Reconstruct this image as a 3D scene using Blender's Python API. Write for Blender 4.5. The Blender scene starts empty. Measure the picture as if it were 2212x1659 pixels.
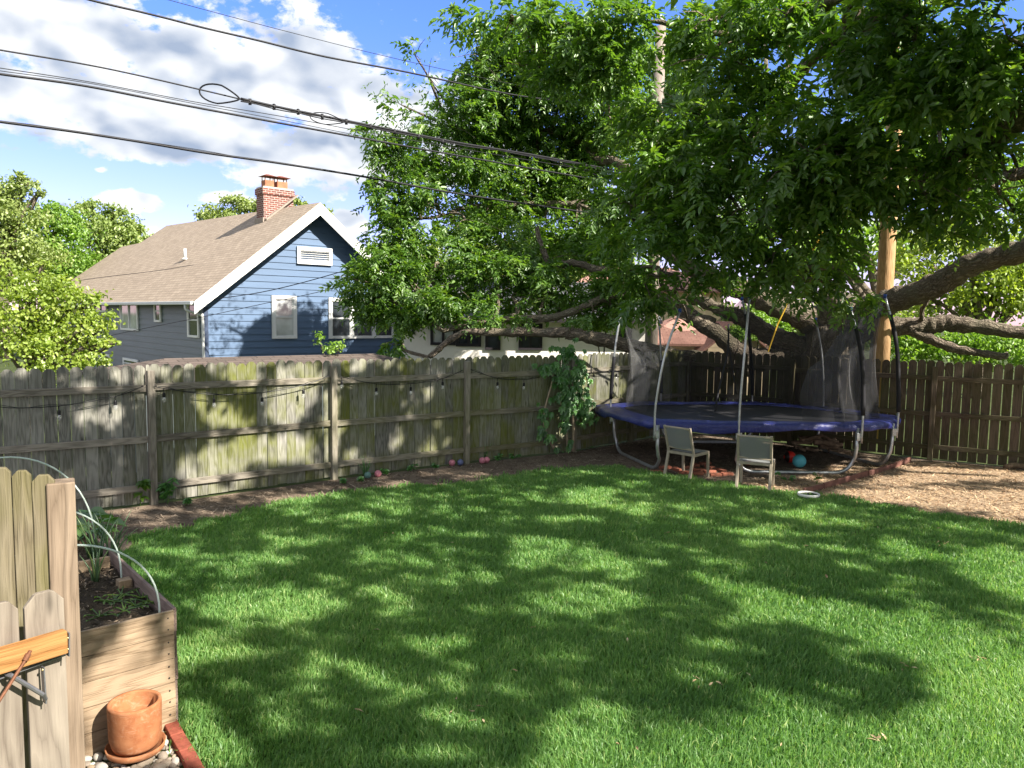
import bpy, math, random
import numpy as np
from mathutils import Vector, Matrix
random.seed(11)
rng = np.random.default_rng(7)
sc = bpy.context.scene
COL = sc.collection
# ------------------------------------------------------------------ camera
CAMH, PITCH, ROLL, F, CU, CV = 2.56, math.radians(5.05), math.radians(0.8), 1661.0, 1106.0, 829.5
RM = (Matrix.Rotation(math.pi / 2 - PITCH, 3, 'X') @ Matrix.Rotation(ROLL, 3, 'Z'))
RN = np.array(RM)
CAMP = np.array([0, 0, CAMH])
cam_d = bpy.data.cameras.new('camera'); cam = bpy.data.objects.new('camera', cam_d); COL.objects.link(cam)
cam_d.sensor_width = 36; cam_d.lens = 36 * F / 2212; cam_d.clip_end = 3000; cam_d.clip_start = 0.05
M4 = RM.to_4x4(); M4.translation = Vector((0, 0, CAMH)); cam.matrix_world = M4
sc.camera = cam
def ray(u, v):                       # viewing direction of a point of the photo (2212 x 1659 grid)
    return RM @ Vector(((u - CU) / F, -(v - CV) / F, -1))
def atY(u, v, Y):
    r = ray(u, v); t = Y / r.y
    return Vector((r.x * t, Y, CAMH + r.z * t))
def atZ(u, v, z=0.0):
    r = ray(u, v); t = (z - CAMH) / r.z
    return Vector((r.x * t, r.y * t, z))
def onplane(u, v, p, n):
    r = ray(u, v); o = Vector((0, 0, CAMH)); t = (Vector(p) - o).dot(n) / r.dot(n)
    return o + r * t
def proj(P):                         # world (N,3) -> photo grid
    q = (np.asarray(P) - CAMP) @ RN
    w = -q[:, 2]
    w = np.where(np.abs(w) < 1e-6, 1e-6, w)
    return np.stack([CU + F * q[:, 0] / w, CV - F * q[:, 1] / w, w], 1)
# ------------------------------------------------------------------ sun and sky
SEL, SAZ = math.radians(39), math.radians(124)
SUN = np.array([math.cos(SEL) * math.sin(SAZ), math.cos(SEL) * math.cos(SAZ), math.sin(SEL)])
sd = bpy.data.lights.new('sun', 'SUN'); sd.energy = 4.1; sd.angle = math.radians(0.55); sd.color = (1.0, 0.93, 0.82)
so = bpy.data.objects.new('sun', sd); COL.objects.link(so)
so.rotation_euler = Vector(SUN).to_track_quat('Z', 'Y').to_euler(); so.location = (30, -5, 30)
vs = sc.view_settings
sc.display_settings.display_device = 'sRGB'
vs.view_transform = 'Standard'; vs.look = 'None'; vs.exposure = 1.7; vs.gamma = 1.0; vs.use_curve_mapping = False
sc.cycles.max_bounces = 6; sc.cycles.diffuse_bounces = 3; sc.cycles.glossy_bounces = 2
sc.cycles.transmission_bounces = 4; sc.cycles.transparent_max_bounces = 12
sc.cycles.caustics_reflective = False; sc.cycles.caustics_refractive = False
# ------------------------------------------------------------------ node helper
class NT:
    def __init__(s, tree): s.t = tree; s.n = tree.nodes; s.l = tree.links
    def new(s, typ, **kw):
        o = s.n.new(typ)
        for k, v in kw.items(): setattr(o, k, v)
        return o
    def put(s, sock, v):
        if isinstance(v, bpy.types.NodeSocket): s.l.new(v, sock)
        elif isinstance(v, (tuple, list)) and len(v) == 3 and sock.type == 'RGBA': sock.default_value = (*v, 1)
        else: sock.default_value = v
    def math(s, op, a, b=None, c=None, clamp=False):
        o = s.new('ShaderNodeMath', operation=op, use_clamp=clamp); s.put(o.inputs[0], a)
        if b is not None: s.put(o.inputs[1], b)
        if c is not None: s.put(o.inputs[2], c)
        return o.outputs[0]
    def vmath(s, op, a, b=None):
        o = s.new('ShaderNodeVectorMath', operation=op); s.put(o.inputs[0], a)
        if b is not None: s.put(o.inputs[1], b)
        return o.outputs[0]
    def mix(s, f, a, b, blend='MIX'):
        o = s.new('ShaderNodeMix', data_type='RGBA', blend_type=blend); s.put(o.inputs[0], f); s.put(o.inputs[6], a); s.put(o.inputs[7], b)
        return o.outputs[2]
    def rng(s, v, a, b, c=0.0, d=1.0, smooth=False):
        o = s.new('ShaderNodeMapRange', interpolation_type='SMOOTHSTEP' if smooth else 'LINEAR'); s.put(o.inputs[0], v)
        for i, x in enumerate((a, b, c, d)): s.put(o.inputs[i + 1], x)
        return o.outputs[0]
    def noise(s, vec, scale, detail=3, rough=0.55, dist=0.0):
        o = s.new('ShaderNodeTexNoise'); s.put(o.inputs['Vector'], vec); o.inputs['Scale'].default_value = scale
        o.inputs['Detail'].default_value = detail; o.inputs['Roughness'].default_value = rough; o.inputs['Distortion'].default_value = dist
        return o.outputs[0]
    def scale(s, vec, k):
        return s.vmath('MULTIPLY', vec, k)
def material(name):
    m = bpy.data.materials.new(name); m.use_nodes = True; m.node_tree.nodes.clear()
    n = NT(m.node_tree); out = n.new('ShaderNodeOutputMaterial')
    return m, n, out
def attr(n, name, vec=False):
    a = n.new('ShaderNodeAttribute', attribute_name=name)
    return a.outputs['Vector'] if vec else a.outputs['Fac']
def bump(n, h, strength=0.4, dist=0.01):
    b = n.new('ShaderNodeBump'); b.inputs['Strength'].default_value = strength; b.inputs['Distance'].default_value = dist
    n.put(b.inputs['Height'], h); return b.outputs[0]
def principled(n, out, col, rough=0.6, metal=0.0, normal=None, spec=0.3):
    p = n.new('ShaderNodeBsdfPrincipled'); n.put(p.inputs['Base Color'], col); n.put(p.inputs['Roughness'], rough)
    p.inputs['Metallic'].default_value = metal; p.inputs['Specular IOR Level'].default_value = spec
    if normal is not None: n.put(p.inputs['Normal'], normal)
    n.l.new(p.outputs[0], out.inputs[0]); return p
MATS = {}
def plain(name, col, rough=0.6, metal=0.0, var=0.15, scale=6.0, spec=0.3, bmp=0.0):
    if name in MATS: return MATS[name]
    m, n, out = material(name)
    tc = n.new('ShaderNodeTexCoord').outputs['Object']
    f = n.noise(tc, scale, 5, 0.65)
    c = n.mix(n.rng(f, 0.3, 0.7), tuple(x * (1 - var) for x in col), tuple(min(1, x * (1 + var)) for x in col))
    r = n.rng(f, 0.2, 0.8, max(0.05, rough - 0.08), min(1, rough + 0.08))
    principled(n, out, c, r, metal, bump(n, f, bmp, 0.01) if bmp else None, spec)
    MATS[name] = m; return m
def wood(name, dark, light, streak=0.5, green=None, gmask=None, rough=0.8, knots=True, ring=18.0):
    m, n, out = material(name)
    gc = attr(n, 'gc', True); r = attr(n, 'rnd')
    off = n.new('ShaderNodeCombineXYZ'); n.put(off.inputs[0], n.math('MULTIPLY', r, 37.0)); n.put(off.inputs[1], n.math('MULTIPLY', r, 91.0)); n.put(off.inputs[2], n.math('MULTIPLY', r, 53.0))
    v = n.vmath('ADD', gc, off.outputs[0])
    warp = n.noise(n.scale(v, (1.2, 6, 6)), 1.0, 2)
    g1 = n.noise(n.scale(v, (1.0, ring * 2, ring * 2)), 1.0, 4, 0.6, 0.6)
    ringv = n.math('FRACT', n.math('ADD', n.math('MULTIPLY', warp, 7.0), n.math('MULTIPLY', g1, 2.2)))
    ringl = n.rng(n.math('ABSOLUTE', n.math('SUBTRACT', ringv, 0.5)), 0.0, 0.5)
    fine = n.noise(n.scale(v, (3.0, 150, 150)), 1.0, 3, 0.7)
    f = n.math('ADD', n.math('MULTIPLY', n.math('POWER', ringl, 0.7), 0.55), n.math('MULTIPLY', n.math('ADD', n.math('MULTIPLY', g1, 0.8), n.math('MULTIPLY', fine, 1.2)), 0.30))
    f = n.math('ADD', n.math('MULTIPLY', n.math('SUBTRACT', f, 0.55), 1.1), 0.52)
    f = n.math('ADD', f, n.rng(r, 0, 1, -0.3, 0.3), clamp=True)
    c = n.mix(f, dark, light)
    if knots:
        vo = n.new('ShaderNodeTexVoronoi'); n.put(vo.inputs['Vector'], n.scale(v, (2.2, 8, 8))); vo.inputs['Scale'].default_value = 1.0
        k = n.rng(vo.outputs['Distance'], 0.05, 0.16, 0.75, 0.0, True)
        c = n.mix(k, c, tuple(x * 0.35 for x in dark))
    if green is not None:
        pos = n.new('ShaderNodeNewGeometry').outputs['Position']
        gn = n.noise(n.vmath('ADD', pos, n.scale(off.outputs[0], (0.01, 0.01, 0.01))), 0.9, 4, 0.6)
        sx = n.new('ShaderNodeSeparateXYZ'); n.put(sx.inputs[0], pos)
        region = n.rng(sx.outputs[0], gmask[0], gmask[1], gmask[2], gmask[3], True)
        gg = n.math('MULTIPLY', n.rng(gn, 0.36, 0.6, 0, 1, True), region)
        gg = n.math('MULTIPLY', gg, n.rng(f, 0.1, 0.9, 1.0, 0.55))
        c = n.mix(gg, c, green)
    sp = n.new('ShaderNodeNewGeometry').outputs['Position']
    blot = n.noise(sp, 2.3, 4, 0.6)
    c = n.mix(n.rng(blot, 0.35, 0.75, 0.0, 0.35), c, tuple(x * 0.55 for x in dark))
    principled(n, out, c, rough, 0, bump(n, f, 0.7, 0.008), 0.2)
    return m
def foliage(name, dark, mid, light, trans=0.35, gloss=0.06, tcol=None):
    m, n, out = material(name)
    r = attr(n, 'rnd')
    c = n.mix(n.rng(r, 0.0, 0.55), dark, mid); c = n.mix(n.rng(r, 0.6, 1.0), c, light)
    d = n.new('ShaderNodeBsdfDiffuse'); n.put(d.inputs[0], c)
    t = n.new('ShaderNodeBsdfTranslucent'); n.put(t.inputs[0], n.mix(1.0, c, tcol or (1.6, 1.75, 0.6), 'MULTIPLY'))
    g = n.new('ShaderNodeBsdfGlossy'); g.inputs['Roughness'].default_value = 0.42; n.put(g.inputs[0], (0.9, 0.95, 0.9))
    m1 = n.new('ShaderNodeMixShader'); m1.inputs[0].default_value = trans; n.l.new(d.outputs[0], m1.inputs[1]); n.l.new(t.outputs[0], m1.inputs[2])
    m2 = n.new('ShaderNodeMixShader'); m2.inputs[0].default_value = gloss; n.l.new(m1.outputs[0], m2.inputs[1]); n.l.new(g.outputs[0], m2.inputs[2])
    n.l.new(m2.outputs[0], out.inputs[0]); return m
# ------------------------------------------------------------------ mesh building
class MB:
    def __init__(s): s.v = []; s.f = []; s.r = []; s.g = []
    def add(s, verts, faces, r=None, g=None):
        b = len(s.v); r = random.random() if r is None else r
        s.v += [tuple(p) for p in verts]; s.f += [tuple(i + b for i in f) for f in faces]
        s.r += [r] * len(verts); s.g += [tuple(p) for p in (g if g is not None else verts)]
    def box(s, c, size, R=None, r=None, ch=0.0, grain=0):
        # grain: which local axis runs along the fibres
        hx, hy, hz = size[0] / 2, size[1] / 2, size[2] / 2
        P = [(-hx, -hy, -hz), (hx, -hy, -hz), (hx, hy, -hz), (-hx, hy, -hz), (-hx, -hy, hz), (hx, -hy, hz), (hx, hy, hz), (-hx, hy, hz)]
        fc = [(0, 3, 2, 1), (4, 5, 6, 7), (0, 1, 5, 4), (1, 2, 6, 5), (2, 3, 7, 6), (3, 0, 4, 7)]
        R = R or Matrix.Identity(3); c = Vector(c)
        order = {0: (0, 1, 2), 1: (1, 0, 2), 2: (2, 0, 1)}[grain]
        s.add([R @ Vector(p) + c for p in P], fc, r, [tuple(p[i] for i in order) for p in P])
    def beam(s, a, b, w, h, up=(0, 0, 1), r=None):
        a, b = Vector(a), Vector(b); x = (b - a); L = x.length; x.normalize()
        y = Vector(up).cross(x)
        if y.length < 1e-4: y = Vector((0, 1, 0)).cross(x)
        y.normalize(); z = x.cross(y)
        s.box((a + b) / 2, (L, w, h), Matrix((x, y, z)).transposed(), r)
    def tube(s, pts, rad, sides=8, r=None, cap=True):
        pts = [Vector(p) for p in pts]; n = len(pts)
        rad = rad if isinstance(rad, (list, tuple)) else [rad] * n
        V, Fc, G = [], [], []; t0 = (pts[1] - pts[0]).normalized()
        a = t0.orthogonal().normalized(); acc = 0
        for i, p in enumerate(pts):
            t = (pts[min(i + 1, n - 1)] - pts[max(i - 1, 0)]).normalized()
            a = (a - t * a.dot(t)).normalized(); bb = t.cross(a)
            if i: acc += (p - pts[i - 1]).length
            for k in range(sides):
                th = 2 * math.pi * k / sides
                V.append(p + (a * math.cos(th) + bb * math.sin(th)) * rad[i]); G.append((acc, rad[i] * math.cos(th), rad[i] * math.sin(th)))
        for i in range(n - 1):
            for k in range(sides):
                k2 = (k + 1) % sides
                Fc.append((i * sides + k, i * sides + k2, (i + 1) * sides + k2, (i + 1) * sides + k))
        if cap:
            Fc.append(tuple(range(sides))[::-1]); Fc.append(tuple((n - 1) * sides + k for k in range(sides)))
        s.add(V, Fc, r, G)
    def lathe(s, prof, c=(0, 0, 0), seg=28, closed=False, r=None):
        V, Fc = [], []; m = len(prof); c = Vector(c)
        for k in range(seg):
            th = 2 * math.pi * k / seg
            for (rr, z) in prof: V.append(c + Vector((rr * math.cos(th), rr * math.sin(th), z)))
        for k in range(seg):
            k2 = (k + 1) % seg
            for j in range(m - (0 if closed else 1)):
                j2 = (j + 1) % m
                Fc.append((k * m + j, k2 * m + j, k2 * m + j2, k * m + j2))
        s.add(V, Fc, r)
    def sphere(s, c, rad, seg=20, ring=12, sq=(1, 1, 1), r=None):
        V, Fc = [], []
        for j in range(ring + 1):
            ph = math.pi * j / ring
            for k in range(seg):
                th = 2 * math.pi * k / seg
                V.append((c[0] + rad * sq[0] * math.sin(ph) * math.cos(th), c[1] + rad * sq[1] * math.sin(ph) * math.sin(th), c[2] + rad * sq[2] * math.cos(ph)))
        for j in range(ring):
            for k in range(seg):
                k2 = (k + 1) % seg
                Fc.append((j * seg + k, (j + 1) * seg + k, (j + 1) * seg + k2, j * seg + k2))
        s.add(V, Fc, r)
    def prism(s, poly, ax, ay, depth, o, r=None, grain=1):
        # 2-D polygon in the plane (ax, ay) through o, extruded along depth
        ax, ay, depth, o = Vector(ax), Vector(ay), Vector(depth), Vector(o); n = len(poly)
        V = [o + ax * p[0] + ay * p[1] for p in poly] + [o + ax * p[0] + ay * p[1] + depth for p in poly]
        g = [(p[1], p[0], 0) if grain else (p[0], p[1], 0) for p in poly]; g += [(q[0], q[1], depth.length) for q in g]
        Fc = [tuple(range(n))[::-1], tuple(range(n, 2 * n))] + [(i, (i + 1) % n, n + (i + 1) % n, n + i) for i in range(n)]
        s.add(V, Fc, r, g)
    def build(s, name, mat, parent=None, smooth=False, bevel=0.0, loc=None, subsurf=0):
        me = bpy.data.meshes.new(name); me.from_pydata(s.v, [], s.f); me.update()
        a = me.attributes.new('rnd', 'FLOAT', 'POINT'); a.data.foreach_set('value', np.array(s.r, dtype=np.float32))
        g = me.attributes.new('gc', 'FLOAT_VECTOR', 'POINT'); g.data.foreach_set('vector', np.array(s.g, dtype=np.float32).ravel())
        o = bpy.data.objects.new(name, me); COL.objects.link(o)
        if mat: me.materials.append(mat)
        if smooth: me.polygons.foreach_set('use_smooth', [True] * len(me.polygons))
        if parent is not None: o.parent = parent
        if loc is not None: o.location = loc
        import bmesh
        bm = bmesh.new(); bm.from_mesh(me); bmesh.ops.recalc_face_normals(bm, faces=bm.faces); bm.to_mesh(me); bm.free()
        if bevel:
            b = o.modifiers.new('bevel', 'BEVEL'); b.width = bevel; b.segments = 2; b.limit_method = 'ANGLE'
        return o
def npmesh(name, V, Fq, mat, rnd=None, parent=None, k=4, smooth=False):
    V = np.asarray(V, dtype=np.float32); Fq = np.asarray(Fq, dtype=np.int32)
    me = bpy.data.meshes.new(name)
    me.vertices.add(len(V)); me.vertices.foreach_set('co', V.ravel())
    me.loops.add(Fq.size); me.loops.foreach_set('vertex_index', Fq.ravel())
    me.polygons.add(len(Fq)); me.polygons.foreach_set('loop_start', np.arange(0, Fq.size, k, dtype=np.int32))
    me.update(calc_edges=True)
    if smooth: me.polygons.foreach_set('use_smooth', np.ones(len(Fq), dtype=bool))
    if rnd is not None:
        a = me.attributes.new('rnd', 'FLOAT', 'POINT'); a.data.foreach_set('value', np.asarray(rnd, dtype=np.float32))
    me.materials.append(mat)
    o = bpy.data.objects.new(name, me); COL.objects.link(o)
    if parent is not None: o.parent = parent
    return o
def tag(o, label, cat, group=None, kind=None):
    o['label'] = label; o['category'] = cat
    if group: o['group'] = group
    if kind: o['kind'] = kind
    return o
def thing(name, label, cat, loc=(0, 0, 0), rz=0.0, group=None):
    o = bpy.data.objects.new(name, None); COL.objects.link(o); o.location = loc; o.rotation_euler = (0, 0, rz); o.empty_display_size = 0.2
    return tag(o, label, cat, group)
def structure(o, label, cat):
    o['kind'] = 'structure'; o['label'] = label; o['category'] = cat; return o
def unit(a):
    return a / np.maximum(np.linalg.norm(a, axis=-1, keepdims=True), 1e-9)
# ---- leaves: six-point folded blades, placed by numpy
def leaf_mesh(P, X, Z, L, W, r, fold=0.18, droop=0.12):
    P, X, Z = np.asarray(P), unit(X), np.asarray(Z)
    Y = unit(np.cross(Z, X)); Z = np.cross(X, Y)
    L = L[:, None]; W = W[:, None]
    tpl = [(0, 0, 0), (0.28, 0.42, fold), (0.62, 0.38, fold * 0.8), (1, 0, -droop), (0.62, -0.38, fold * 0.8), (0.28, -0.42, fold)]
    V = np.stack([P + X * (L * a) + Y * (W * b) + Z * (W * c if i != 3 else L * c) for i, (a, b, c) in enumerate(tpl)], 1)
    N = len(P); base = (np.arange(N) * 6)[:, None]
    Fq = np.concatenate([base + np.array([[0, 3, 2, 1]]), base + np.array([[0, 5, 4, 3]])], 0)
    return V.reshape(-1, 3), Fq, np.repeat(r, 6)
def spray_leaves(P, A, n=9, rl=0.30, ll=0.12, lw=0.042, jit=0.3, sag=0.35, rbase=None):
    # P (S,3) twig ends, A (S,3) twig directions -> pinnate sprays of n leaflets
    S = len(P); A = unit(A)
    up = np.tile(np.array([0, 0, 1.0]), (S, 1)) + rng.normal(0, 0.35, (S, 3))
    B = unit(np.cross(up, A)); C = np.cross(A, B)
    t = np.linspace(0.2, 1.0, n); side = np.where(np.arange(n) % 2 == 0, 1.0, -1.0); side[-1] = 0.0
    sl = rl * rng.uniform(0.7, 1.25, (S, 1))
    pos = P[:, None] + A[:, None] * (sl * t)[..., None] + np.array([0, 0, -1.0]) * (sl * t ** 2 * sag)[..., None]
    d = A[:, None] * 0.6 + B[:, None] * (side * 0.85)[None, :, None] + np.array([0, 0, -0.26]) + rng.normal(0, jit, (S, n, 3))
    z = C[:, None] + rng.normal(0, jit, (S, n, 3))
    m = S * n
    r0 = (rng.random(S) if rbase is None else rbase)[:, None] * 0.6 + rng.random((S, n)) * 0.4
    sc_ = np.repeat(rng.uniform(0.62, 1.3, S), n)
    return leaf_mesh(pos.reshape(m, 3), d.reshape(m, 3), z.reshape(m, 3), ll * sc_ * rng.uniform(0.7, 1.2, m), lw * sc_ * rng.uniform(0.7, 1.25, m), r0.ravel())
def in_ell(n):
    v = unit(rng.normal(size=(n, 3))); return v * (rng.random((n, 1)) ** (1 / 2.2))
def inpoly(pts, poly):
    x, y = pts[:, 0], pts[:, 1]; inside = np.zeros(len(pts), bool); n = len(poly)
    for i in range(n):
        x1, y1 = poly[i]; x2, y2 = poly[(i + 1) % n]
        c = ((y1 > y) != (y2 > y)) & (x < (x2 - x1) * (y - y1) / (y2 - y1 + 1e-12) + x1)
        inside ^= c
    return inside
def bez(pts, n):
    # smooth polyline through points (Catmull-Rom)
    P = [Vector(p) for p in pts]; P = [P[0] * 2 - P[1]] + P + [P[-1] * 2 - P[-2]]; out = []
    for i in range(1, len(P) - 2):
        for k in range(n):
            t = k / n
            out.append(0.5 * ((2 * P[i]) + (P[i + 1] - P[i - 1]) * t + (2 * P[i - 1] - 5 * P[i] + 4 * P[i + 1] - P[i + 2]) * t * t + (3 * P[i] - P[i - 1] - 3 * P[i + 1] + P[i + 2]) * t ** 3))
    out.append(P[-2]); return out
# ------------------------------------------------------------------ world: sky texture with cumulus
def build_world():
    w = bpy.data.worlds.new('World'); sc.world = w; w.use_nodes = True
    n = NT(w.node_tree); n.n.clear(); out = n.new('ShaderNodeOutputWorld')
    sky = n.new('ShaderNodeTexSky', sky_type='NISHITA'); sky.sun_disc = False
    sky.sun_elevation = SEL; sky.sun_rotation = SAZ; sky.altitude = 300; sky.air_density = 1.0; sky.dust_density = 0.3; sky.ozone_density = 2.5
    tc = n.new('ShaderNodeTexCoord').outputs['Generated']
    s = n.new('ShaderNodeSeparateXYZ'); n.put(s.inputs[0], tc)
    az = n.math('MULTIPLY', n.math('ARCTAN2', s.outputs[0], s.outputs[1]), 57.2958)
    el = n.math('MULTIPLY', n.math('ARCSINE', s.outputs[2]), 57.2958)
    def azel(u, v):
        r = ray(u, v).normalized(); return math.degrees(math.atan2(r.x, r.y)), math.degrees(math.asin(r.z))
    blobs = [(120, 60, 260, 80, .95), (420, 120, 240, 80, .95), (330, 215, 330, 70, 1.0), (640, 150, 200, 100, 1.05), (780, 250, 190, 120, 1.0), (60, 185, 170, 50, 1.0),
             (420, 300, 260, 60, 1.0), (640, 345, 250, 55, .95), (800, 390, 150, 50, .8), (560, 385, 170, 30, .7), (285, 433, 62, 22, .9), (222, 368, 22, 9, .62), (480, 428, 75, 18, .8),
             (755, 480, 60, 32, .95), (330, 498, 60, 9, .6), (1000, 330, 160, 110, .9), (780, -60, 120, 30, .5), (150, -120, 500, 90, .9), (1500, 420, 260, 90, .8), (2000, 500, 260, 60, .8), (30, 320, 30, 10, .5)]
    dens = None
    for (u, v, ru, rv, k) in blobs:
        a0, e0 = azel(u, v); ra = ru / F * 57.3 * 0.95; re = rv / F * 57.3
        dx = n.math('DIVIDE', n.math('SUBTRACT', az, a0), ra); dy = n.math('DIVIDE', n.math('SUBTRACT', el, e0), re)
        q = n.math('ADD', n.math('MULTIPLY', dx, dx), n.math('MULTIPLY', dy, dy))
        b = n.math('MULTIPLY', n.math('EXPONENT', n.math('MULTIPLY', q, -0.8)), k)
        dens = b if dens is None else n.math('SMOOTH_MAX', dens, b, 0.25)
    # unseen cloud cover overhead and behind, added for whiter fill light
    dens = n.math('ADD', dens, n.math('MULTIPLY', n.rng(el, 27, 42, 0, 1, True), 0.95))
    dens = n.math('ADD', dens, n.math('MULTIPLY', n.rng(n.math('ABSOLUTE', az), 46, 70, 0, 1, True), 0.7))
    cv = n.new('ShaderNodeCombineXYZ'); n.put(cv.inputs[0], n.math('MULTIPLY', az, 0.16)); n.put(cv.inputs[1], n.math('MULTIPLY', el, 0.26))
    cv.inputs[2].default_value = 3.7
    def fb(off):
        v2 = n.vmath('ADD', cv.outputs[0], off)
        return n.math('ADD', n.math('MULTIPLY', n.noise(v2, 1.0, 8, 0.6, 0.25), 0.62), n.math('MULTIPLY', n.noise(v2, 3.4, 7, 0.62, 0.1), 0.38))
    f0 = fb((0, 0, 0)); f1 = fb((0.10, 0.16, 0)); f2 = fb((0.3, 0.45, 0))
    d0 = n.math('ADD', dens, n.math('MULTIPLY', n.math('SUBTRACT', f0, 0.5), 2.6))
    mask = n.rng(d0, 0.42, 0.66, 0, 1, True)
    # the clouds added out of view get the same tones
    def soft(off, k, det): return n.noise(n.vmath('ADD', cv.outputs[0], off), k, det, 0.5, 0.3)
    sh = n.math('ADD', n.math('MULTIPLY', n.math('SUBTRACT', soft((0, 0, 0), 1.3, 2.0), soft((0.10, 0.30, 0), 1.3, 2.0)), 3.2), n.math('MULTIPLY', n.math('SUBTRACT', f0, f1), 1.1))
    lit = n.rng(n.math('ADD', sh, n.math('MULTIPLY', n.math('SUBTRACT', 0.95, d0), 0.5)), -0.62, 0.50, 0, 1)
    cc = n.mix(lit, (0.27, 0.33, 0.44), (0.74, 0.75, 0.76))
    low = n.rng(s.outputs[2], 0.0, 0.05)
    mask = n.math('MULTIPLY', mask, low)
    tint = n.mix(n.rng(s.outputs[2], 0.02, 0.34), (0.66, 0.47, 0.70), (0.44, 0.56, 0.97)); skyc = n.mix(1.0, sky.outputs[0], tint, 'MULTIPLY')
    b1 = n.new('ShaderNodeBackground'); n.put(b1.inputs[0], skyc); b1.inputs[1].default_value = 0.104
    b2 = n.new('ShaderNodeBackground'); n.put(b2.inputs[0], cc); b2.inputs[1].default_value = 0.50
    mx = n.new('ShaderNodeMixShader'); n.put(mx.inputs[0], mask); n.l.new(b1.outputs[0], mx.inputs[1]); n.l.new(b2.outputs[0], mx.inputs[2])
    n.l.new(mx.outputs[0], out.inputs[0])
build_world()
# ------------------------------------------------------------------ ground sheets
def sheet(name, poly, z, mat, label, cat, parent=None):
    mb = MB(); mb.add([(p[0], p[1], z) for p in poly], [tuple(range(len(poly)))], 0.5)
    return structure(mb.build(name, mat), label, cat)
def soil_mat(name, dark, light, scale, bm=0.8, light2=None):
    m, n, out = material(name)
    p = n.new('ShaderNodeNewGeometry').outputs['Position']
    a = n.noise(p, scale, 8, 0.72); b = n.noise(p, scale * 0.12, 4, 0.6); c0 = n.noise(n.scale(p, (1.0, 2.2, 1)), scale * 3.5, 4, 0.7)
    f = n.math('ADD', n.math('MULTIPLY', a, 0.5), n.math('MULTIPLY', c0, 0.5))
    c = n.mix(n.rng(f, 0.35, 0.68), dark, light)
    c = n.mix(n.rng(b, 0.45, 0.62, 0, 0.75, True), c, light2 or light)
    principled(n, out, c, 0.95, 0, bump(n, f, bm, 0.03), 0.1); return m
M_ground = soil_mat('ground_soil', (0.03, 0.045, 0.015), (0.08, 0.10, 0.035), 6)
M_dirt = soil_mat('bed_dirt', (0.07, 0.052, 0.04), (0.28, 0.22, 0.165), 9, 1.0, (0.25, 0.19, 0.14))
M_chip = soil_mat('chip_mulch', (0.21, 0.14, 0.09), (0.56, 0.43, 0.30), 22, 1.0, (0.43, 0.31, 0.21))
M_turf = soil_mat('turf_soil', (0.05, 0.09, 0.02), (0.11, 0.17, 0.04), 20)
sheet('ground', [(math.cos(a) * 900, math.sin(a) * 900) for a in [i * math.pi / 24 for i in range(48)]], 0.0, M_ground, 'grassy ground beyond the fence reaching to the horizon', 'ground')
FL = [(-8.75, 6.95), (-6.73, 8.5), (-4.73, 10.02), (-2.73, 11.72), (-0.77, 13.14), (1.18, 14.43), (2.47, 15.76), (3.95, 17.2)]
FR = [(3.95, 17.2), (5.76, 15.75), (7.78, 14.12), (9.85, 12.85), (11.95, 11.6)]
lawn_back = [atZ(u, v) for u, v in [(205, 1178), (300, 1158), (400, 1141), (500, 1117), (600, 1092), (700, 1076), (800, 1062), (900, 1052), (1000, 1046), (1100, 1030), (1200, 1016), (1330, 1009), (1450, 1031), (1560, 1046), (1660, 1064), (1800, 1073), (1900, 1094), (2050, 1120), (2212, 1141)]]
lawn_back = [(p.x, p.y) for p in lawn_back]
c379 = atZ(379, 1581); cb = [atZ(398, 1586), atZ(428, 1640), atZ(474, 1720)]
lawn_poly = [(-3.9, 7.3)] + lawn_back[1:] + [(9.5, 9.0), (12.0, 8.2), (12.0, 0.5), (-1.4, 0.5), (-1.25, 3.2)] + [(p.x, p.y) for p in cb[::-1]] + [(c379.x, c379.y)]
sheet('dirt_bed', [(-9.0, 6.7)] + FL[1:] + FR[1:] + [(12.5, 8.0), (9.5, 8.6), (-3.5, 4.0), (-9.0, 3.0)], 0.004, M_dirt, 'bare brown dirt bed along the foot of the fences', 'dirt')
chip_px = [(1585, 1046), (1600, 1062), (1665, 1072), (1800, 1082), (1900, 1100), (2050, 1128), (2212, 1152)]
chip_poly = [(p.x, p.y) for p in (atZ(u, v) for u, v in chip_px)] + [(10.3, 8.7), (12.3, 8.3), (12.2, 11.25), (9.85, 12.65), (7.78, 13.9)] + [(p.x, p.y) for p in (atZ(u, v) for u, v in [(1900, 1000), (1790, 1008), (1740, 1030), (1690, 1030)])]
sheet('wood_chip_bed', chip_poly, 0.008, M_chip, 'tan wood chip play area beside the lawn and right fence', 'wood chips')
sheet('lawn', lawn_poly, 0.012, M_turf, 'soil under the mown green lawn', 'lawn')
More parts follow.
